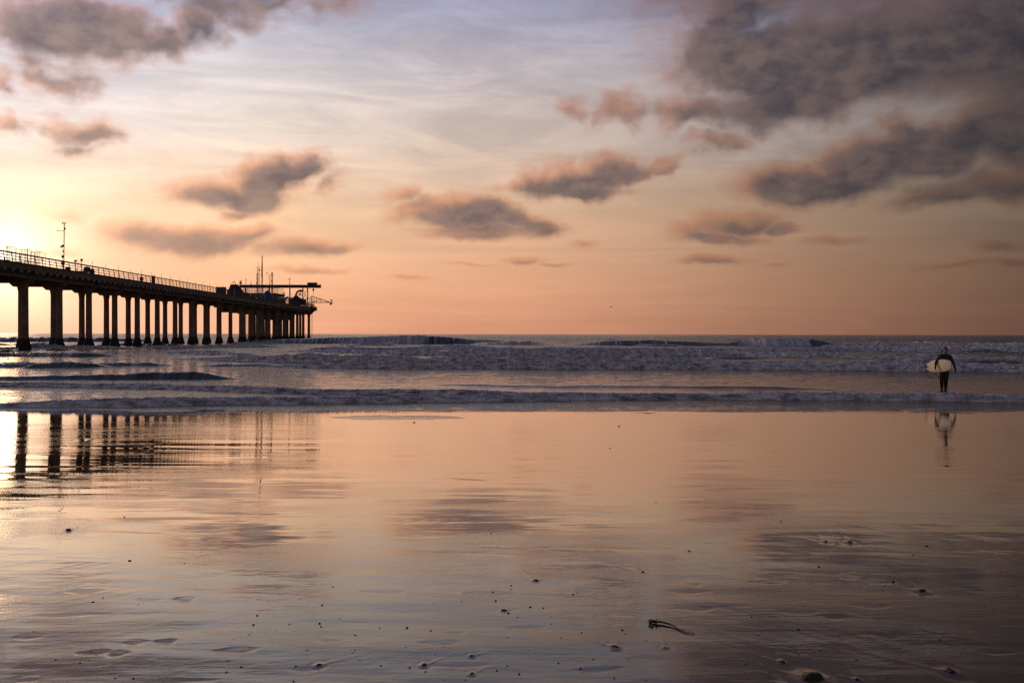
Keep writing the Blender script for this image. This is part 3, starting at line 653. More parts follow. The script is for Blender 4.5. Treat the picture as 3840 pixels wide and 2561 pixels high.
# tall weather mast near the shore end
t = at_px('weather_mast', 'tall thin weather mast with side arm and wind vane', 'weather mast', 239, 134.5)
pole(t, 'pole', [(239, 1022), (241, 838)], .06)
a = pole(t, 'side_arm', [(214, 866), (241, 865)], .035); k = MB(); k.tube([rel(t, 214.5, 866), rel(t, 214.5, 859)], .03, 5); k.build('sensor', M['steel'], a)
a = pole(t, 'crossbar', [(234, 837), (247, 837)], .035)
pxbox(t, 'wind_vane', 233.5, 833, 236.5, 841, .05); pxbox(t, 'anemometer', 244, 835, 247.5, 839, .1)
pxbox(t, 'instrument_box', 241, 855, 246, 861, .2)
k = MB(); p0 = rel(t, 228, 927); p1 = rel(t, 238, 918); k.add([p0 + Vector((0, -.3, 0)), p0 + Vector((0, .3, 0)), p1 + Vector((0, .3, 0)), p1 + Vector((0, -.3, 0)), p0 + Vector((.06, -.3, -.06)), p0 + Vector((.06, .3, -.06)), p1 + Vector((.06, .3, -.06)), p1 + Vector((.06, -.3, -.06))], [(0, 1, 2, 3), (7, 6, 5, 4), (0, 4, 5, 1), (1, 5, 6, 2), (2, 6, 7, 3), (3, 7, 4, 0)]); k.build('solar_panel', M['glass'], t)
pxbox(t, 'lower_box', 232, 958, 239, 967, .25); pxbox(t, 'battery_box', 231, 982, 241, 992, .35); pxbox(t, 'junction_box', 234.5, 940, 238.5, 945, .15)
pole(t, 'stay', [(226, 1003), (239, 985)], .03)
# wire cages by the far rail
lab = ['wire cage half cut off by the left edge of the photo', 'dense square wire cage, tallest above the rail', 'pale wire cage with a slanted top beside a square one', 'pale slatted wire cage in the middle of the row', 'wide wire cage with many upright bars nearest the mast']
for i, (x0, x1, y0) in enumerate(((-12, 19, 926), (23, 46, 924), (55, 76, 934), (80, 101, 935), (112, 145, 944))):
    D = 137 + i * 1.2; t = at_px('wire_cage', lab[i], 'cage', (x0 + x1) / 2, D, 'wire cages stacked on the pier deck')
    ll, rr = rel(t, x0, y0), rel(t, x1, y0); w_, h_ = rr.x - ll.x, ll.z; dp = 1.1
    k = MB()
    for sx in (ll.x, rr.x):
        for sy in (0, dp): k.tube([(sx, sy, 0), (sx + (.12 if i > 1 else 0), sy, h_)], .03, 4)
    for z in (0.03, h_ * .5, h_):
        for sy in (0, dp): k.tube([(ll.x, sy, z), (rr.x + (.12 if i > 1 else 0), sy, z)], .03, 4)
        for sx in (ll.x, rr.x): k.tube([(sx, 0, z), (sx, dp, z)], .03, 4)
    k.build('frame', M['wire'], t); k = MB(); nb = 9 if i in (1, 4) else 6
    for j in range(1, nb):
        x = ll.x + w_ * j / nb
        for sy in (0, dp): k.tube([(x, sy, 0), (x, sy, h_)], .012, 4)
    for j in range(1, 12):
        for sy in (0, dp): k.tube([(ll.x, sy, h_ * j / 12), (rr.x, sy, h_ * j / 12)], .012, 4)
    k.build('mesh_panel', M['wire'], t)
# small gear along the deck
def lump(t_, name, x0, y0, x1, y1, m_, dpt=1.4, seed=0, flat=.55):
    a, b = rel(t_, x0, y1), rel(t_, x1, y0); bm = bmesh.new(); bmesh.ops.create_icosphere(bm, subdivisions=4, radius=1)
    rnd = random.Random(seed)
    o_ = Vector((rnd.random() * 50, 3, 7))
    from mathutils import noise as mn
    for v in bm.verts:
        q = v.co.copy(); s_ = 1 + .16 * mn.noise(q * 1.7 + o_) + .07 * mn.noise(q * 5 + o_)
        q = Vector((math.copysign(abs(q.x) ** flat, q.x), math.copysign(abs(q.y) ** flat, q.y), math.copysign(abs(q.z) ** .8, q.z))) * s_
        v.co = Vector(((a.x + b.x) / 2 + q.x * (b.x - a.x) / 2, q.y * dpt / 2, (a.z + b.z) / 2 + q.z * (b.z - a.z) / 2))
    me = bpy.data.meshes.new(name); bm.to_mesh(me); bm.free(); me.materials.append(M[m_]); me.polygons.foreach_set('use_smooth', [True] * len(me.polygons)); return link(name, me, t_)
t = at_px('equipment_cart', 'low dark handcart piled with gear behind the railing past the mast', 'cart', 310, 146)
pxbox(t, 'platform', 290, 1017, 352, 1021, 1.2); lump(t, 'load', 316, 1001, 336, 1018, 'cloth', 1.0, 3); lump(t, 'bundle', 340, 1010, 352, 1018, 'cloth', .8, 4)
pole(t, 'handle', [(292, 1018), (282, 1008)], .04)
for x in (298, 344):
    k = MB(); c = rel(t, x, 1024); k.tube([c + Vector((0, -.5, 0)), c + Vector((0, .5, 0))], .2, 12); k.build('wheel', M['rubber'], t)
t = at_px('covered_bundle', 'dark rounded bundle sitting by the foot of the mast', 'bundle', 255, 139.5); lump(t, 'cover', 248, 1000, 262, 1026, 'cloth', 1.0, 5)
for px, py, lb in ((283, 979, 'small square floodlight on a stalk above the railing'), (306, 975, 'cup shaped lamp on a bracket above the railing')):
    t = at_px('floodlight', lb, 'light', px, 3733 * 57 / (1815 - px), 'lights on the railing')
    pole(t, 'stalk', [(px, 1030), (px, py + 4)], .035); pxbox(t, 'lamp_head', px - 3, py - 3.5, px + 3, py + 4, .3, top=1.25)
    if px == 306: pole(t, 'bracket', [(297, 983), (310, 983)], .03)
t = at_px('cabinet', 'dark upright equipment cabinet on the deck beyond the standing figure', 'cabinet', 576, 180)
pxbox(t, 'case', 571, 1036, 580, 1068, .5); pxbox(t, 'lid', 570, 1034.5, 581, 1036, .6)
# the gantry hoist at the pier head
DG = 322.0
t = at_px('gantry_hoist', 'long horizontal steel hoist beam carried over the pier head', 'hoist', 1100, DG)
k = MB(); a, b_ = rel(t, 898, 1079.5), rel(t, 1204, 1068.5); h = b_.z - a.z
k.prism([(y, a.z + z * h) for y, z in ((-.3, 0), (.3, 0), (.3, .12), (.06, .13), (.06, .87), (.3, .88), (.3, 1), (-.3, 1), (-.3, .88), (-.06, .87), (-.06, .13), (-.3, .12))], 'x', a.x, b_.x); k.build('beam', M['steel'], t)
for x in (1087, 1135.5, 1154, 920, 1010): pole(t, 'column', [(x, 1153), (x, 1080)], .17 if x > 1100 else .2, n=8)
k = MB(); k.tube([rel(t, 1136, 1081), rel(t, 1153, 1125)], .07, 5); k.tube([rel(t, 1153, 1081), rel(t, 1136, 1125)], .07, 5); k.tube([rel(t, 1136, 1125), rel(t, 1154, 1125)], .08, 5); k.build('cross_brace', M['steel'], t)
tr = pxbox(t, 'trolley', 1154, 1060, 1188, 1068.3, 1.4); pxbox(tr, 'motor_housing', 1156, 1059, 1172, 1061, 1.0) if False else None
k = MB()
for x in (1156, 1162, 1169, 1177, 1184): k.tube([rel(t, x, 1068), rel(t, x, 1059)], .06, 4)
k.tube([rel(t, 1153, 1059.5), rel(t, 1190, 1061)], .05, 4); k.tube([rel(t, 1186, 1061), rel(t, 1198, 1069)], .06, 4); k.build('trolley_rail', M['steel'], tr)
pole(t, 'end_post', [(1203, 1070), (1203, 1063)], .07)
c = pole(t, 'hoist_cable', [(1175, 1080), (1175, 1110)], .05); k = MB(); k.ball(rel(t, 1175, 1087), .32, 8, (1, 1, 1.4)); k.build('hook_block', M['steel'], c)
# upper railing house behind the beam
t = at_px('deck_house', 'low dark deck house with an open lattice rail round its roof', 'building', 980, 324)
w_ = pxbox(t, 'wall', 914, 1104, 1046, 1155, 8, 'cabin', 3)
pxbox(t, 'roof', 911, 1101.5, 1048, 1104, 8.6, 'steel', 3)
k = MB(); D = 323.0 + .2
for i in range(23): x = 912 + i * 5.9; k.tube([rel(t, x, 1102, D), rel(t, x, 1080.5, D)], .07, 4)
for y in (1081, 1086, 1091.5, 1097): k.tube([rel(t, 911, y, D), rel(t, 1047, y, D)], .075, 4)
k.build('roof_railing', M['steel'], t)
k = MB()
for x in (911, 1047):
    for y in (1081, 1086, 1091.5, 1097): k.tube([rel(t, x, y, D), rel(t, x, y, D) + Vector((0, 7, 0))], .07, 4)
k.build('side_railing', M['steel'], t)
for x in (930, 955, 985, 1030): pxbox(t, 'window', x, 1112, x + 9, 1124, .1, 'glass', -1.03)
# masts
def lattice(t_, px, y0, y1, w0, w1, name='lattice', r=.055):
    k = MB(); H = 14
    P_ = lambda f, e: rel(t_, px, y0 + (y1 - y0) * f) + Vector((e[0], e[1], 0)) * (w0 + (w1 - w0) * f)
    cs = ((-.5, -.4), (.5, -.4), (0, .5))
    for e in cs: k.tube([P_(0, e), P_(1, e)], r, 4)
    for i in range(H):
        for j in range(3): k.tube([P_(i / H, cs[j]), P_((i + 1) / H, cs[(j + 1) % 3])], r * .75, 4)
    return k.build(name, M['steel'], t_)
G = 'instrument masts on the pier head'
t = at_px('radio_mast', 'tallest lattice mast tapering to a spike', 'mast', 983, 326, G)
lattice(t, 983, 1150, 1040, .62, .50); lattice(t, 983, 1040, 1000, .42, .36, 'upper_lattice', .07); pole(t, 'spike', [(983, 1002), (983, 958)], [.2, .13], n=6)
t = at_px('radio_mast', 'slim lattice mast with clamped sensors beside the tallest mast', 'mast', 965, 328, G)
lattice(t, 965, 1150, 1024, .55, .35); pole(t, 'spike', [(965, 1024), (965, 1002)], .07); pole(t, 'crossbar', [(962, 1003), (967, 1003)], .06)
pxbox(t, 'sensor', 964, 1045, 967, 1049, .3); pxbox(t, 'lower_sensor', 960, 1060, 964, 1064, .3)
t = at_px('whip_antenna', 'tall bare whip antenna between two masts', 'antenna', 969.2, 329, G); pole(t, 'whip', [(969, 1150), (969, 985)], .06); pole(t, 'spreader', [(962, 1029), (975, 1029)], .05)
t = at_px('whip_antenna', 'short antenna with a bulb partway up, close to the tallest mast', 'antenna', 973.5, 327, G); pole(t, 'whip', [(973, 1150), (973, 1004)], .06); pxbox(t, 'bulb', 971.5, 1010, 975, 1016, .3)
t = at_px('weather_mast', 'tripod weather mast with a bent arm carrying cups', 'weather mast', 1010, 327, G)
pole(t, 'pole', [(1010, 1150), (1010, 1030)], .06); pole(t, 'side_arm', [(1020, 1034), (1001, 1033), (1001, 1024)], .05); pxbox(t, 'cup_sensor', 999, 1022, 1003.5, 1025, .2)
for x in (995, 1021): pole(t, 'stay', [(1010, 1041), (x, 1067 if x < 1000 else 1060)], .03)
t = at_px('radio_mast', 'flat topped square lattice mast of medium height', 'mast', 1020.5, 325, G); lattice(t, 1020.5, 1150, 1024, .5, .5); pxbox(t, 'top_plate', 1017, 1023, 1023.5, 1026, .5)
t = at_px('lamp_post', 'curved lamp post standing against the flat topped mast', 'lamp', 1012, 321, G); pole(t, 'post', [(1012, 1150), (1012, 1062), (1014, 1055), (1019, 1053.5)], .06); pxbox(t, 'lamp_head', 1016, 1053, 1021, 1055, .3)
t = at_px('weather_mast', 'white weather mast with two cups beside the hoist column', 'weather mast', 1086, 319, G); pole(t, 'pole', [(1086, 1150), (1086, 1047)], .07, 'grey'); pole(t, 'crossbar', [(1084, 1048), (1088.5, 1048)], .05)
for x in (1083.7, 1088.5): pxbox(t, 'cup_sensor', x - 1, 1044.5, x + 1, 1048, .15)
pxbox(t, 'box', 1087, 1063, 1089.5, 1066, .2)
t = at_px('sensor_pole', 'short sensor pole with a side vane on the hoist beam', 'pole', 922, 321, G, z=17.1); pole(t, 'pole', [(922, 1069), (922, 1043)], .06); pxbox(t, 'vane', 922.5, 1048, 925, 1051, .1); pole(t, 'crossbar', [(920, 1062), (924.5, 1062)], .05)
t = at_px('sensor_pole', 'bare rod on a small box on the hoist beam', 'pole', 941, 321, G, z=17.1); pole(t, 'pole', [(941, 1068), (941, 1052)], .05); pxbox(t, 'box', 939.5, 1064, 943, 1068.3, .3)
t = at_px('floodlight', 'lamp with a broad cap at the landward end of the hoist beam', 'light', 903, 321, G, z=17.1); pole(t, 'stalk', [(903, 1069), (903, 1055)], .07); pxbox(t, 'lamp_head', 899.5, 1057, 906, 1066, .5); pxbox(t, 'cap', 900.5, 1052.5, 906, 1055.5, .5); pole(t, 'rod', [(897.5, 1069), (897.5, 1057)], .05)
# boats under tarpaulins, davit, small craft
def tent(t_, name, pts, m_, dpt):
    """tarpaulin drawn over a hull: outline seen from the side, sagging between its edges"""
    k = MB(); n_ = len(pts); rows = [(-.5, .55), (-.42, .86), (-.2, 1.0), (.2, 1.0), (.42, .86), (.5, .55)]
    base = min(rel(t_, *p).z for p in pts); vs = []
    for f, sc in rows:
        for p in pts: q = rel(t_, *p); vs.append((q.x, f * dpt, base + (q.z - base) * sc))
    fs = [(i * n_ + j, i * n_ + (j + 1) % n_, (i + 1) * n_ + (j + 1) % n_, (i + 1) * n_ + j) for i in range(5) for j in range(n_)]
    k.add(vs, fs + [tuple(range(n_))[::-1], tuple(range(5 * n_, 6 * n_))]); return k.build(name, M[m_], t_)
t = at_px('covered_boat', 'boat under a dark tarpaulin with a hoop on top', 'boat', 880, 240)
tent(t, 'tarpaulin', [(858, 1128), (858, 1092), (863, 1078), (866, 1068), (878, 1066.5), (891, 1067), (899, 1076), (910, 1090), (914, 1128)], 'tarp', 2.6)
pole(t, 'hoop', [(869, 1068), (870, 1061), (875, 1058.5), (880, 1059), (884, 1067)], .07); pole(t, 'rod', [(878, 1059), (878, 1051)], .04); pole(t, 'light_bar', [(872, 1060), (880, 1058)], .09)
t = at_px('covered_boat', 'low craft under a bright blue tarpaulin', 'boat', 1003, 290)
tent(t, 'tarpaulin', [(964, 1134), (966, 1111), (985, 1106), (995, 1096), (1004, 1089), (1009, 1090), (1015, 1100), (1022, 1108), (1024, 1134)], 'blue', 2.4)
pxbox(t, 'trailer', 966, 1131, 1022, 1135, 1.6)
t = at_px('covered_boat', 'peaked dark blue tarpaulin over a boat beside the arched davit', 'boat', 1115, 306)
tent(t, 'tarpaulin', [(1096, 1145), (1098, 1122), (1104, 1110), (1110, 1108.5), (1116, 1109), (1122, 1116), (1136, 1121), (1146, 1122), (1146, 1145)], 'tarp', 2.4)
t = at_px('skiff', 'small open boat with a raised bow and a rail on its console', 'boat', 1062, 300)
k = MB(); prof = [(1046, 1112), (1072, 1113.5), (1080, 1111), (1074, 1119), (1048, 1120)]
tent(t, 'hull', [(1044, 1124), (1046, 1113), (1060, 1114), (1072, 1114), (1080, 1111.5), (1074, 1119), (1070, 1124)], 'hull', 2.0)
for x, w_ in ((1047, 5), (1057, 9)): lump(t, 'engine_cover' if x == 1047 else 'console', x, 1102 if x == 1057 else 1105, x + w_, 1115, 'cloth', .9, x)
pole(t, 'console_rail', [(1053, 1110), (1054, 1098), (1066, 1098), (1067, 1110)], .05); pole(t, 'rod', [(1068, 1112), (1068, 1094)], .05); pxbox(t, 'trailer', 1046, 1124, 1070, 1140, 1.2, top=.9)
t = at_px('skiff', 'pale upturned dinghy lying left of the peaked tarpaulin', 'boat', 1090, 304); lump(t, 'hull', 1079, 1115, 1103, 1124, 'hull', 1.4, 21, .8); pxbox(t, 'trestle', 1083, 1123, 1099, 1143, 1.0)
t = at_px('davit', 'thick arched davit crane with a hanging block', 'crane', 1112, 308)
pole(t, 'arm', [(1109, 1146), (1109, 1112), (1111, 1102), (1115, 1095), (1121, 1091), (1130, 1089.5)], .32, 'grey', 8); pxbox(t, 'head', 1124, 1087.5, 1134, 1095, .8, 'steel'); 
c = pole(t, 'cable', [(1125, 1095), (1125, 1116)], .06); pxbox(c, 'block', 0, 0, 0, 0, .1) if False else None
k = MB(); a = rel(t, 1125, 1105); k.box((a.x - .5, -.3, a.z - .15), (a.x + .5, .3, a.z + .15)); k.tube([a + Vector((0, 0, .15)), a + Vector((0, 0, .6))], .2, 6); k.build('block', M['steel'], c)
# swinging boom with instruments
t = at_px('instrument_boom', 'triangular truss boom reaching out beyond the pier head with sensors', 'boom', 1170, 324)
pole(t, 'mast', [(1169, 1152), (1169, 1110.5)], .12); pole(t, 'lower_chord', [(1148, 1134), (1169, 1134.5), (1238, 1134)], .13); pole(t, 'upper_chord', [(1169, 1111), (1238, 1134)], .12)
pole(t, 'back_stay', [(1169, 1111), (1146, 1125)], .06)
k = MB()
for a, b_ in (((1203, 1123), (1203, 1134)), ((1169, 1133), (1201, 1123)), ((1186, 1134), (1186, 1117))): k.tube([rel(t, *a), rel(t, *b_)], .08, 5)
k.build('strut', M['steel'], t)
k = MB(); k.tube([rel(t, 1236, 1133), rel(t, 1246, 1137)], .12, 5); k.tube([rel(t, 1238, 1126), rel(t, 1249, 1126)], .12, 5); k.tube([rel(t, 1243, 1126), rel(t, 1243, 1142)], .13, 6); k.ball(rel(t, 1240, 1140), .35, 8); k.tube([rel(t, 1246, 1136), rel(t, 1254, 1138)], .05, 4); k.build('sensor_cluster', M['steel'], t)

# ------------------------------------------------------------------ people
def skin_body(joints, edges, extra=None):
    """joints: name -> (pos, radius); a skinned skeleton, merged with head shapes into one surface"""
    names = list(joints); idx = {n_: i for i, n_ in enumerate(names)}
    me = bpy.data.meshes.new('skeleton'); me.from_pydata([joints[n_][0] for n_ in names], [(idx[a], idx[b_]) for a, b_ in edges], [])
    ob_ = bpy.data.objects.new('skeleton', me); COL.objects.link(ob_)
    md = ob_.modifiers.new('skin', 'SKIN'); md.use_smooth_shade = True
    sv = me.skin_vertices[0].data
    for i, n_ in enumerate(names): sv[i].radius = (joints[n_][1],) * 2; sv[i].use_root = (i == 0)
    sd = ob_.modifiers.new('sub', 'SUBSURF'); sd.levels = sd.render_levels = 2
    dg = bpy.context.evaluated_depsgraph_get(); m1 = bpy.data.meshes.new_from_object(ob_.evaluated_get(dg))
    bm = bmesh.new(); bm.from_mesh(m1)
    for (c, r_) in (extra or []):
        g = bmesh.ops.create_uvsphere(bm, u_segments=20, v_segments=14, radius=1)
        for v in g['verts']: v.co = Vector((v.co.x * r_[0] + c[0], v.co.y * r_[1] + c[1], v.co.z * r_[2] + c[2]))
    m2 = bpy.data.meshes.new('blend'); bm.to_mesh(m2); bm.free()
    ob_.modifiers.clear(); ob_.data = m2
    rm = ob_.modifiers.new('re', 'REMESH'); rm.mode = 'VOXEL'; rm.voxel_size = .0075
    sm__ = ob_.modifiers.new('smooth', 'SMOOTH'); sm__.iterations = 3; sm__.factor = .5
    dg = bpy.context.evaluated_depsgraph_get(); dg.update(); out_ = bpy.data.meshes.new_from_object(ob_.evaluated_get(dg))
    bpy.data.objects.remove(ob_); out_.polygons.foreach_set('use_smooth', [True] * len(out_.polygons)); return out_
def shell(me, name, test, off, m_, parent):
    """a garment: the body's faces that pass the test, lifted off the skin"""
    bm = bmesh.new(); bm.from_mesh(me); bm.normal_update()
    bmesh.ops.delete(bm, geom=[f for f in bm.faces if not test(f.calc_center_median())], context='FACES')
    nrm = [(v, v.normal.copy()) for v in bm.verts]
    for v, q in nrm: v.co += q * (off(v.co) if callable(off) else off)
    o_ = bpy.data.meshes.new(name); bm.to_mesh(o_); bm.free(); o_.materials.clear(); o_.materials.append(m_); o_.polygons.foreach_set('use_smooth', [True] * len(o_.polygons)); return link(name, o_, parent)
def hand(J, E, side, wrist, tip, thumb, pre):
    w = Vector(wrist); d_ = (Vector(tip) - w).normalized(); th_ = Vector(thumb); ln = (Vector(tip) - w).length
    across = th_ - d_ * th_.dot(d_); across.normalize(); palm = d_.cross(across) * side
    J[pre + 'palm'] = (tuple(w + d_ * ln * .42), .030); E.append((pre + 'wrist', pre + 'palm'))
    for i, (o_, l_) in enumerate(((.030, .93), (.010, 1.0), (-.010, .95), (-.029, .80))):
        b0 = w + d_ * ln * .50 + across * o_; pv = pre + 'palm'
        for q, (f, cu) in enumerate(((.0, 0), (.62, .012), (1.0, .034))):
            pt = b0 + d_ * (ln * .5 * l_ * f) + palm * cu; nm = f'{pre}f{i}{q}'; J[nm] = (tuple(pt), (.0105, .0095, .0085)[q]); E.append((pv, nm)); pv = nm
    b0 = w + d_ * ln * .2 + across * .03; J[pre + 't0'] = (tuple(b0), .012); J[pre + 't1'] = (tuple(b0 + across * .022 + d_ * ln * .22 + palm * .012), .010); E += [(pre + 'palm', pre + 't0'), (pre + 't0', pre + 't1')]
# the surfer walking out of the water
fx = W(3540, 1457, 41.0)
rzS = -math.atan2(fx.x, fx.y)
sf = thing('person', 'surfer in a black wetsuit wading ashore with a board under one arm', 'person', (fx.x, fx.y, SEA - .12), rzS)
J = {'pelvis': ((.0, 0, .96), .172)}; E = []
def jn(n_, p, r_, fr): J[n_] = (p, r_); E.append((fr, n_))
jn('waist', (.01, 0, 1.12), .155, 'pelvis'); jn('chest', (.02, .0, 1.32), .185, 'waist'); jn('upper', (.025, .01, 1.45), .145, 'chest'); jn('neck', (.035, 0, 1.555), .060, 'upper'); jn('skull', (.045, -.015, 1.66), .062, 'neck')
for s_, p, sh, el_, wr in ((-1, 'r_', (-.185, .01, 1.455), (-.325, -.01, 1.19), (-.335, -.14, .955)), (1, 'l_', (.235, .01, 1.45), (.365, .03, 1.15), (.425, -.03, .90))):
    jn(p + 'shoulder', sh, .072, 'upper'); jn(p + 'upperarm', tuple(sh[i] * .5 + el_[i] * .5 for i in range(3)), .058, p + 'shoulder'); jn(p + 'elbow', el_, .046, p + 'upperarm')
    jn(p + 'forearm', tuple(el_[i] * .65 + wr[i] * .35 for i in range(3)), .044, p + 'elbow'); jn(p + 'wrist', wr, .029, p + 'forearm')
hand(J, E, 1, J['r_wrist'][0], (-.285, -.185, .785), (.1, -1, 0), 'r_'); hand(J, E, -1, J['l_wrist'][0], (.415, -.055, .725), (-.3, -1, 0), 'l_')
for p, hp, kn, an, to in (('r_', (-.085, 0, .88), (-.10, -.05, .50), (-.085, .02, .09), (-.10, -.17, .03)), ('l_', (.09, 0, .88), (.075, -.03, .50), (.055, .06, .09), (.07, -.12, .03))):
    jn(p + 'hip', hp, .128, 'pelvis'); jn(p + 'thigh', tuple(hp[i] * .5 + kn[i] * .5 for i in range(3)), .112, p + 'hip'); jn(p + 'knee', kn, .080, p + 'thigh')
    jn(p + 'calf', (kn[0] * .7 + an[0] * .3, kn[1] * .7 + an[1] * .3 + .02, .385), .082, p + 'knee'); jn(p + 'ankle', an, .052, p + 'calf'); jn(p + 'heel', (an[0], an[1] + .03, .04), .036, p + 'ankle'); jn(p + 'toe', to, .034, p + 'heel')
hc = Vector((.045, -.02, 1.715))
head = [(hc + Vector((0, .012, .03)), (.080, .100, .098)), (hc + Vector((0, -.02, -.055)), (.060, .075, .070)), (hc + Vector((0, -.098, -.015)), (.013, .022, .024)), (hc + Vector((-.082, .01, -.01)), (.012, .022, .032)), (hc + Vector((.082, .01, -.01)), (.012, .022, .032)), (hc + Vector((0, -.083, .026)), (.058, .016, .010)), (hc + Vector((0, -.082, -.098)), (.026, .018, .018))]
bme = skin_body(J, E, [(tuple(c), r_) for c, r_ in head]); bme.materials.clear(); bme.materials.append(M['skin'])
body = link('body', bme, sf)
shell(bme, 'wetsuit', lambda c: c.z < 1.565 and not (c.x < -.22 and c.z < .94) and not (c.x > .385 and c.z < .885) and c.z > .13, .007, M['wet'], sf)
shell(bme, 'hair', lambda c: c.z > 1.655 and (c.y - hc.y) > -.062 + max(0, 1.80 - c.z) * .95 or (c.z > 1.785 and c.y - hc.y > -.09), .014, M['hair'], sf)
for e in (-.031, .031):
    k = MB(); k.ball(hc + Vector((e, -.088, .004)), .012, 8); k.build('eye', M['eye'], sf, smooth=True)
k = MB(); k.ball(hc + Vector((0, -.092, -.063)), .024, 8, (1, .3, .28)); k.build('mouth', M['lip'], sf, smooth=True)
# the board under his arm
bd = thing('surfboard', 'cream rounded surfboard held under the wading person\'s arm with trailing leash', 'surfboard', sf.matrix_basis @ Vector((-.235, -.02, 1.06)), rzS)
def board_xyz(u, w_, th_):
    be = R(25); ax = Vector((math.sin(be), -math.cos(be), .06)).normalized(); nn = Vector((-math.cos(be), -math.sin(be), 0.05)).normalized(); up = nn.cross(ax).normalized()
    if up.z < 0: up = -up
    return ax * u + up * w_ + nn * th_
def b_half(f): return .272 * max(1e-3, (1 - abs((f - .52) / .53) ** (2.7 if f > .52 else 2.6))) ** (.5) if f > .03 else .14
k = MB(); st_ = np.linspace(0.0, 1.0, 40); NRG = 20; vs = []
for f in st_:
    fx_ = min(max(f, .004), .996); hw = b_half(fx_); tk = .034 * (1 - abs(2 * fx_ - 1) ** 3) + .006; rock = .10 * (2 * fx_ - .9) ** 2 if fx_ > .45 else .04 * (2 * fx_ - .9) ** 2
    for j in range(NRG):
        a = 2 * math.pi * j / NRG; vs.append(board_xyz((f - .5) * 2.1, math.cos(a) * hw, math.copysign(abs(math.sin(a)) ** .8, math.sin(a)) * tk + rock * -.6))
fs = [(i * NRG + j, i * NRG + (j + 1) % NRG, (i + 1) * NRG + (j + 1) % NRG, (i + 1) * NRG + j) for i in range(39) for j in range(NRG)] + [tuple(range(NRG)), tuple(range(39 * NRG, 40 * NRG))]
k.add(vs, fs); k.build('deck', M['board'], bd, smooth=True)
k = MB(); k.box((-.03, -.03, -.045), (.03, .03, .045)); me = k.mesh('leash_plug', M['rubber']); lp = link('leash_plug', me, bd); lp.location = board_xyz(-1.0, .0, .05)
for w_ in (-.14, 0, .14):
    k = MB(); q = [board_xyz(-.96, w_, -.03), board_xyz(-.80, w_, -.03), board_xyz(-.93, w_, -.13)]; nn = Vector((0, 0, .006)); k.add([p + nn for p in q] + [p - nn for p in q], [(0, 1, 2), (5, 4, 3), (0, 3, 4, 1), (1, 4, 5, 2), (2, 5, 3, 0)]); k.build('fin', M['rubber'], bd)
zl = lambda zx, zy, y=0: Vector(((zx - 605) / 285 + .235, y + .02, (640 - zy) / 285 + .12 - 1.06))
k = MB(); k.tube([zl(404, 395, .85), zl(408, 440, .8), zl(425, 492, .7), zl(455, 522, .5), zl(478, 490, .3), zl(505, 450, .1), zl(520, 445, 0)], .007, 6); k.tube([zl(515, 445, 0), zl(512, 465, -.05), zl(528, 488, -.1), zl(548, 490, -.14)], .007, 6); k.build('leash', M['rubber'], bd, smooth=True)
k = MB(); c = zl(553, 502, -.16); k.tube([c + Vector((.028 * math.cos(a), .02 * math.sin(a), .065 * math.sin(a))) for a in np.linspace(0, 2 * math.pi, 17)], .014, 6); k.build('leash_cuff', M['rubber'], bd, smooth=True)
# the figure far off on the pier deck
Dp = 174.0; p = W(531, 1100, Dp); pf = thing('person', 'small dark figure standing behind the pier railing', 'person', (p.x, p.y, DK), .6)
J = {'pelvis': ((0, 0, .95), .15)}; E = []
jn('chest', (0, 0, 1.3), .17, 'pelvis'); jn('upper', (0, 0, 1.44), .13, 'chest'); jn('neck', (0, 0, 1.54), .06, 'upper'); jn('skull', (0, -.02, 1.65), .06, 'neck')
for s_, p_ in ((-1, 'r_'), (1, 'l_')):
    jn(p_ + 'shoulder', (.2 * s_, 0, 1.44), .075, 'upper'); jn(p_ + 'elbow', (.27 * s_, .02, 1.15), .055, p_ + 'shoulder'); jn(p_ + 'wrist', (.25 * s_, -.12, .93), .035, p_ + 'elbow'); hand(J, E, s_, J[p_ + 'wrist'][0], (.24 * s_, -.16, .76), (0, -1, 0), p_)
    jn(p_ + 'hip', (.09 * s_, 0, .88), .11, 'pelvis'); jn(p_ + 'knee', (.10 * s_, -.02, .48), .075, p_ + 'hip'); jn(p_ + 'ankle', (.10 * s_, .03, .08), .05, p_ + 'knee'); jn(p_ + 'toe', (.11 * s_, -.13, .04), .04, p_ + 'ankle')
hc = Vector((0, -.02, 1.69)); bm2 = skin_body(J, E, [((0, 0, 1.71), (.08, .1, .115)), ((0, -.105, 1.67), (.014, .02, .022))]); bm2.materials.clear(); bm2.materials.append(M['skin']); link('body', bm2, pf)
shell(bm2, 'jacket', lambda c: c.z < 1.55 and c.z > .8 and not (abs(c.x) > .17 and c.z < .95), .02, M['cloth'], pf); shell(bm2, 'trousers', lambda c: c.z <= .8 and c.z > .1 and abs(c.x) < .2, .02, M['cloth'], pf); shell(bm2, 'hair', lambda c: c.z > 1.66 and c.y > -.07, .015, M['hair'], pf)

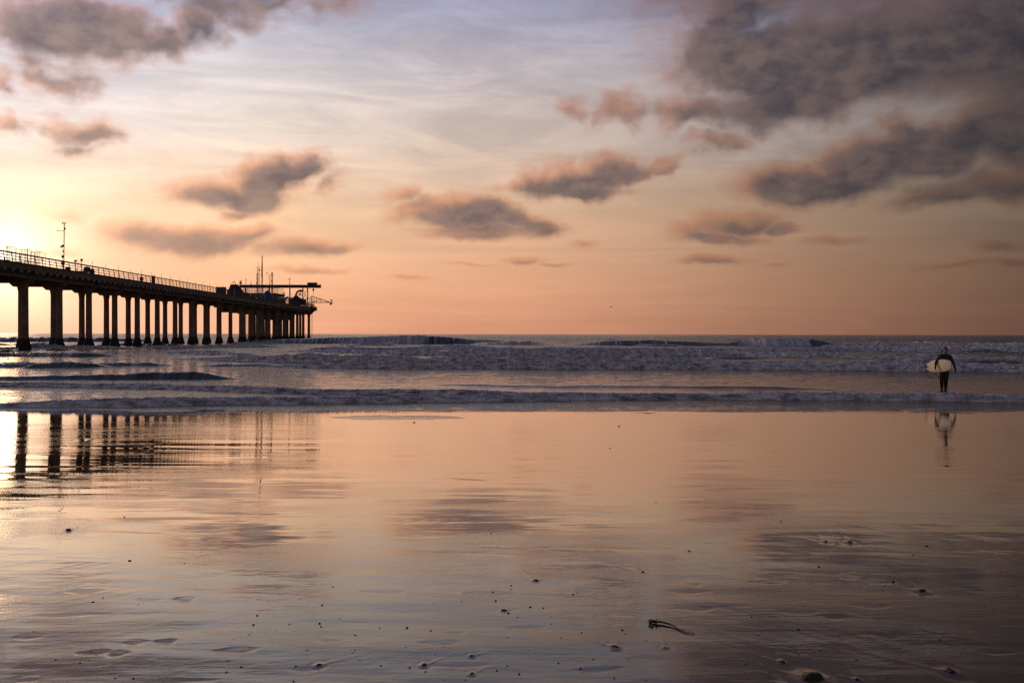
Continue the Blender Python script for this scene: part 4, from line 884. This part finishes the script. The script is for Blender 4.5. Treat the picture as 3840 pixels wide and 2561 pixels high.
# ------------------------------------------------------------------ gull far over the sea
g = W(2291, 1151, 260); t = thing('gull', 'tiny dark gull flying low over the sea horizon', 'bird', g, .3)
k = MB(); k.tube([(-.26, 0, 0), (-.18, 0, .01), (0, 0, .02), (.16, 0, .01), (.30, 0, -.01)], [.025, .07, .09, .06, .02], 8); k.tube([(-.34, 0, 0), (-.26, 0, 0)], [.008, .02], 5); k.build('body', M['feather'], t, smooth=True)
for s_ in (-1, 1):
    k = MB(); pr = [(0, .06 * s_, .03), (-.04, .3 * s_, .12), (.08, .62 * s_, .06)]; vs = []
    for i, (x, y, z) in enumerate(pr):
        c = (.20, .16, .03)[i]; vs += [(x - c / 2, y, z), (x + c / 2, y, z), (x, y, z + .018)]
    k.add(vs, [(i * 3 + j, i * 3 + (j + 1) % 3, i * 3 + 3 + (j + 1) % 3, i * 3 + 3 + j) for i in range(2) for j in range(3)] + [(0, 2, 1), (6, 7, 8)]); k.build('wing', M['feather'], t)

# ------------------------------------------------------------------ stones and weed on the sand
from mathutils import noise as mn
def stone_mesh(seed, rough=.25):
    bm = bmesh.new(); bmesh.ops.create_icosphere(bm, subdivisions=4, radius=1); o_ = Vector((seed * 3.7, seed * 1.3, 5))
    for v in bm.verts:
        q = v.co; s_ = 1 + rough * mn.noise(q * 1.1 + o_) + rough * .5 * mn.noise(q * 2.6 + o_) + rough * .22 * mn.noise(q * 7 + o_)
        v.co = Vector((q.x * s_, q.y * s_ * .85, q.z * s_ * .72))
    me = bpy.data.meshes.new('stone'); bm.to_mesh(me); bm.free(); me.materials.append(M['pebble']); me.polygons.foreach_set('use_smooth', [True] * len(me.polygons)); return me
for i, (px, py, w_, lb) in enumerate(BIG):
    p = on_sand(px, py); r_ = w_ / FPX * p.y / 2
    o_ = link('stone', stone_mesh(i, .18 if i == 0 else .38), None, (p.x, p.y, p.z + r_ * .16)); o_.scale = (r_ * 1.08, r_ * .9, r_ * (.85 if i in (0, 1) else .62)); o_.rotation_euler = (0, 0, i * 1.7); tag(o_, lb, 'stone', 'larger dark stones on the wet sand')
var = [stone_mesh(40 + i, .3) for i in range(6)]
for i, (px, py) in enumerate(SMALL):
    p = on_sand(px, py); r_ = max(random.uniform(4, 8) / FPX * p.y / 2, .0035)
    o_ = link('pebble', var[i % 6], None, (p.x, p.y, p.z + r_ * .35)); o_.scale = (r_ * random.uniform(1.0, 1.6), r_, r_ * .75); o_.rotation_euler = (0, 0, random.uniform(0, 6)); tag(o_, 'tiny dark pebble half sunk in the wet sand', 'pebble', 'tiny pebbles scattered on the wet sand')
p = on_sand(2456, 2336); t = thing('kelp', 'strand of kelp with a ragged clump and a long trailing stalk', 'seaweed', p)
def onl(x, y, dz=.004): q = on_sand(x, y); return q - p + Vector((0, 0, dz))
k = MB(); k.tube([onl(2435, 2335), onl(2480, 2337, .010), onl(2515, 2345, .008), onl(2545, 2360), onl(2575, 2374), onl(2605, 2377)], [.005, .006, .005, .004, .003, .002], 7); k.build('stalk', M['weed'], t, smooth=True)
k = MB(); rn = random.Random(5)
for i in range(26):
    c = onl(2436 + rn.uniform(0, 34), 2336 + rn.uniform(-3, 4), rn.uniform(.004, .022)); a = rn.uniform(0, 6.28); l_ = rn.uniform(.008, .018)
    k.tube([c, c + Vector((math.cos(a) * l_, math.sin(a) * l_, rn.uniform(-.004, .016)))], [.004, .001], 5)
k.build('holdfast', M['weed'], t, smooth=True)
#PART2_END
S.view_settings.view_transform = 'Standard'; S.view_settings.look = 'None'
S.view_settings.exposure = 0; S.view_settings.gamma = 1
S.cycles.max_bounces = 6; S.cycles.diffuse_bounces = 2; S.cycles.glossy_bounces = 4
S.cycles.sample_clamp_indirect = 4.0; S.cycles.sample_clamp_direct = 3.0
S.cycles.use_denoising = False
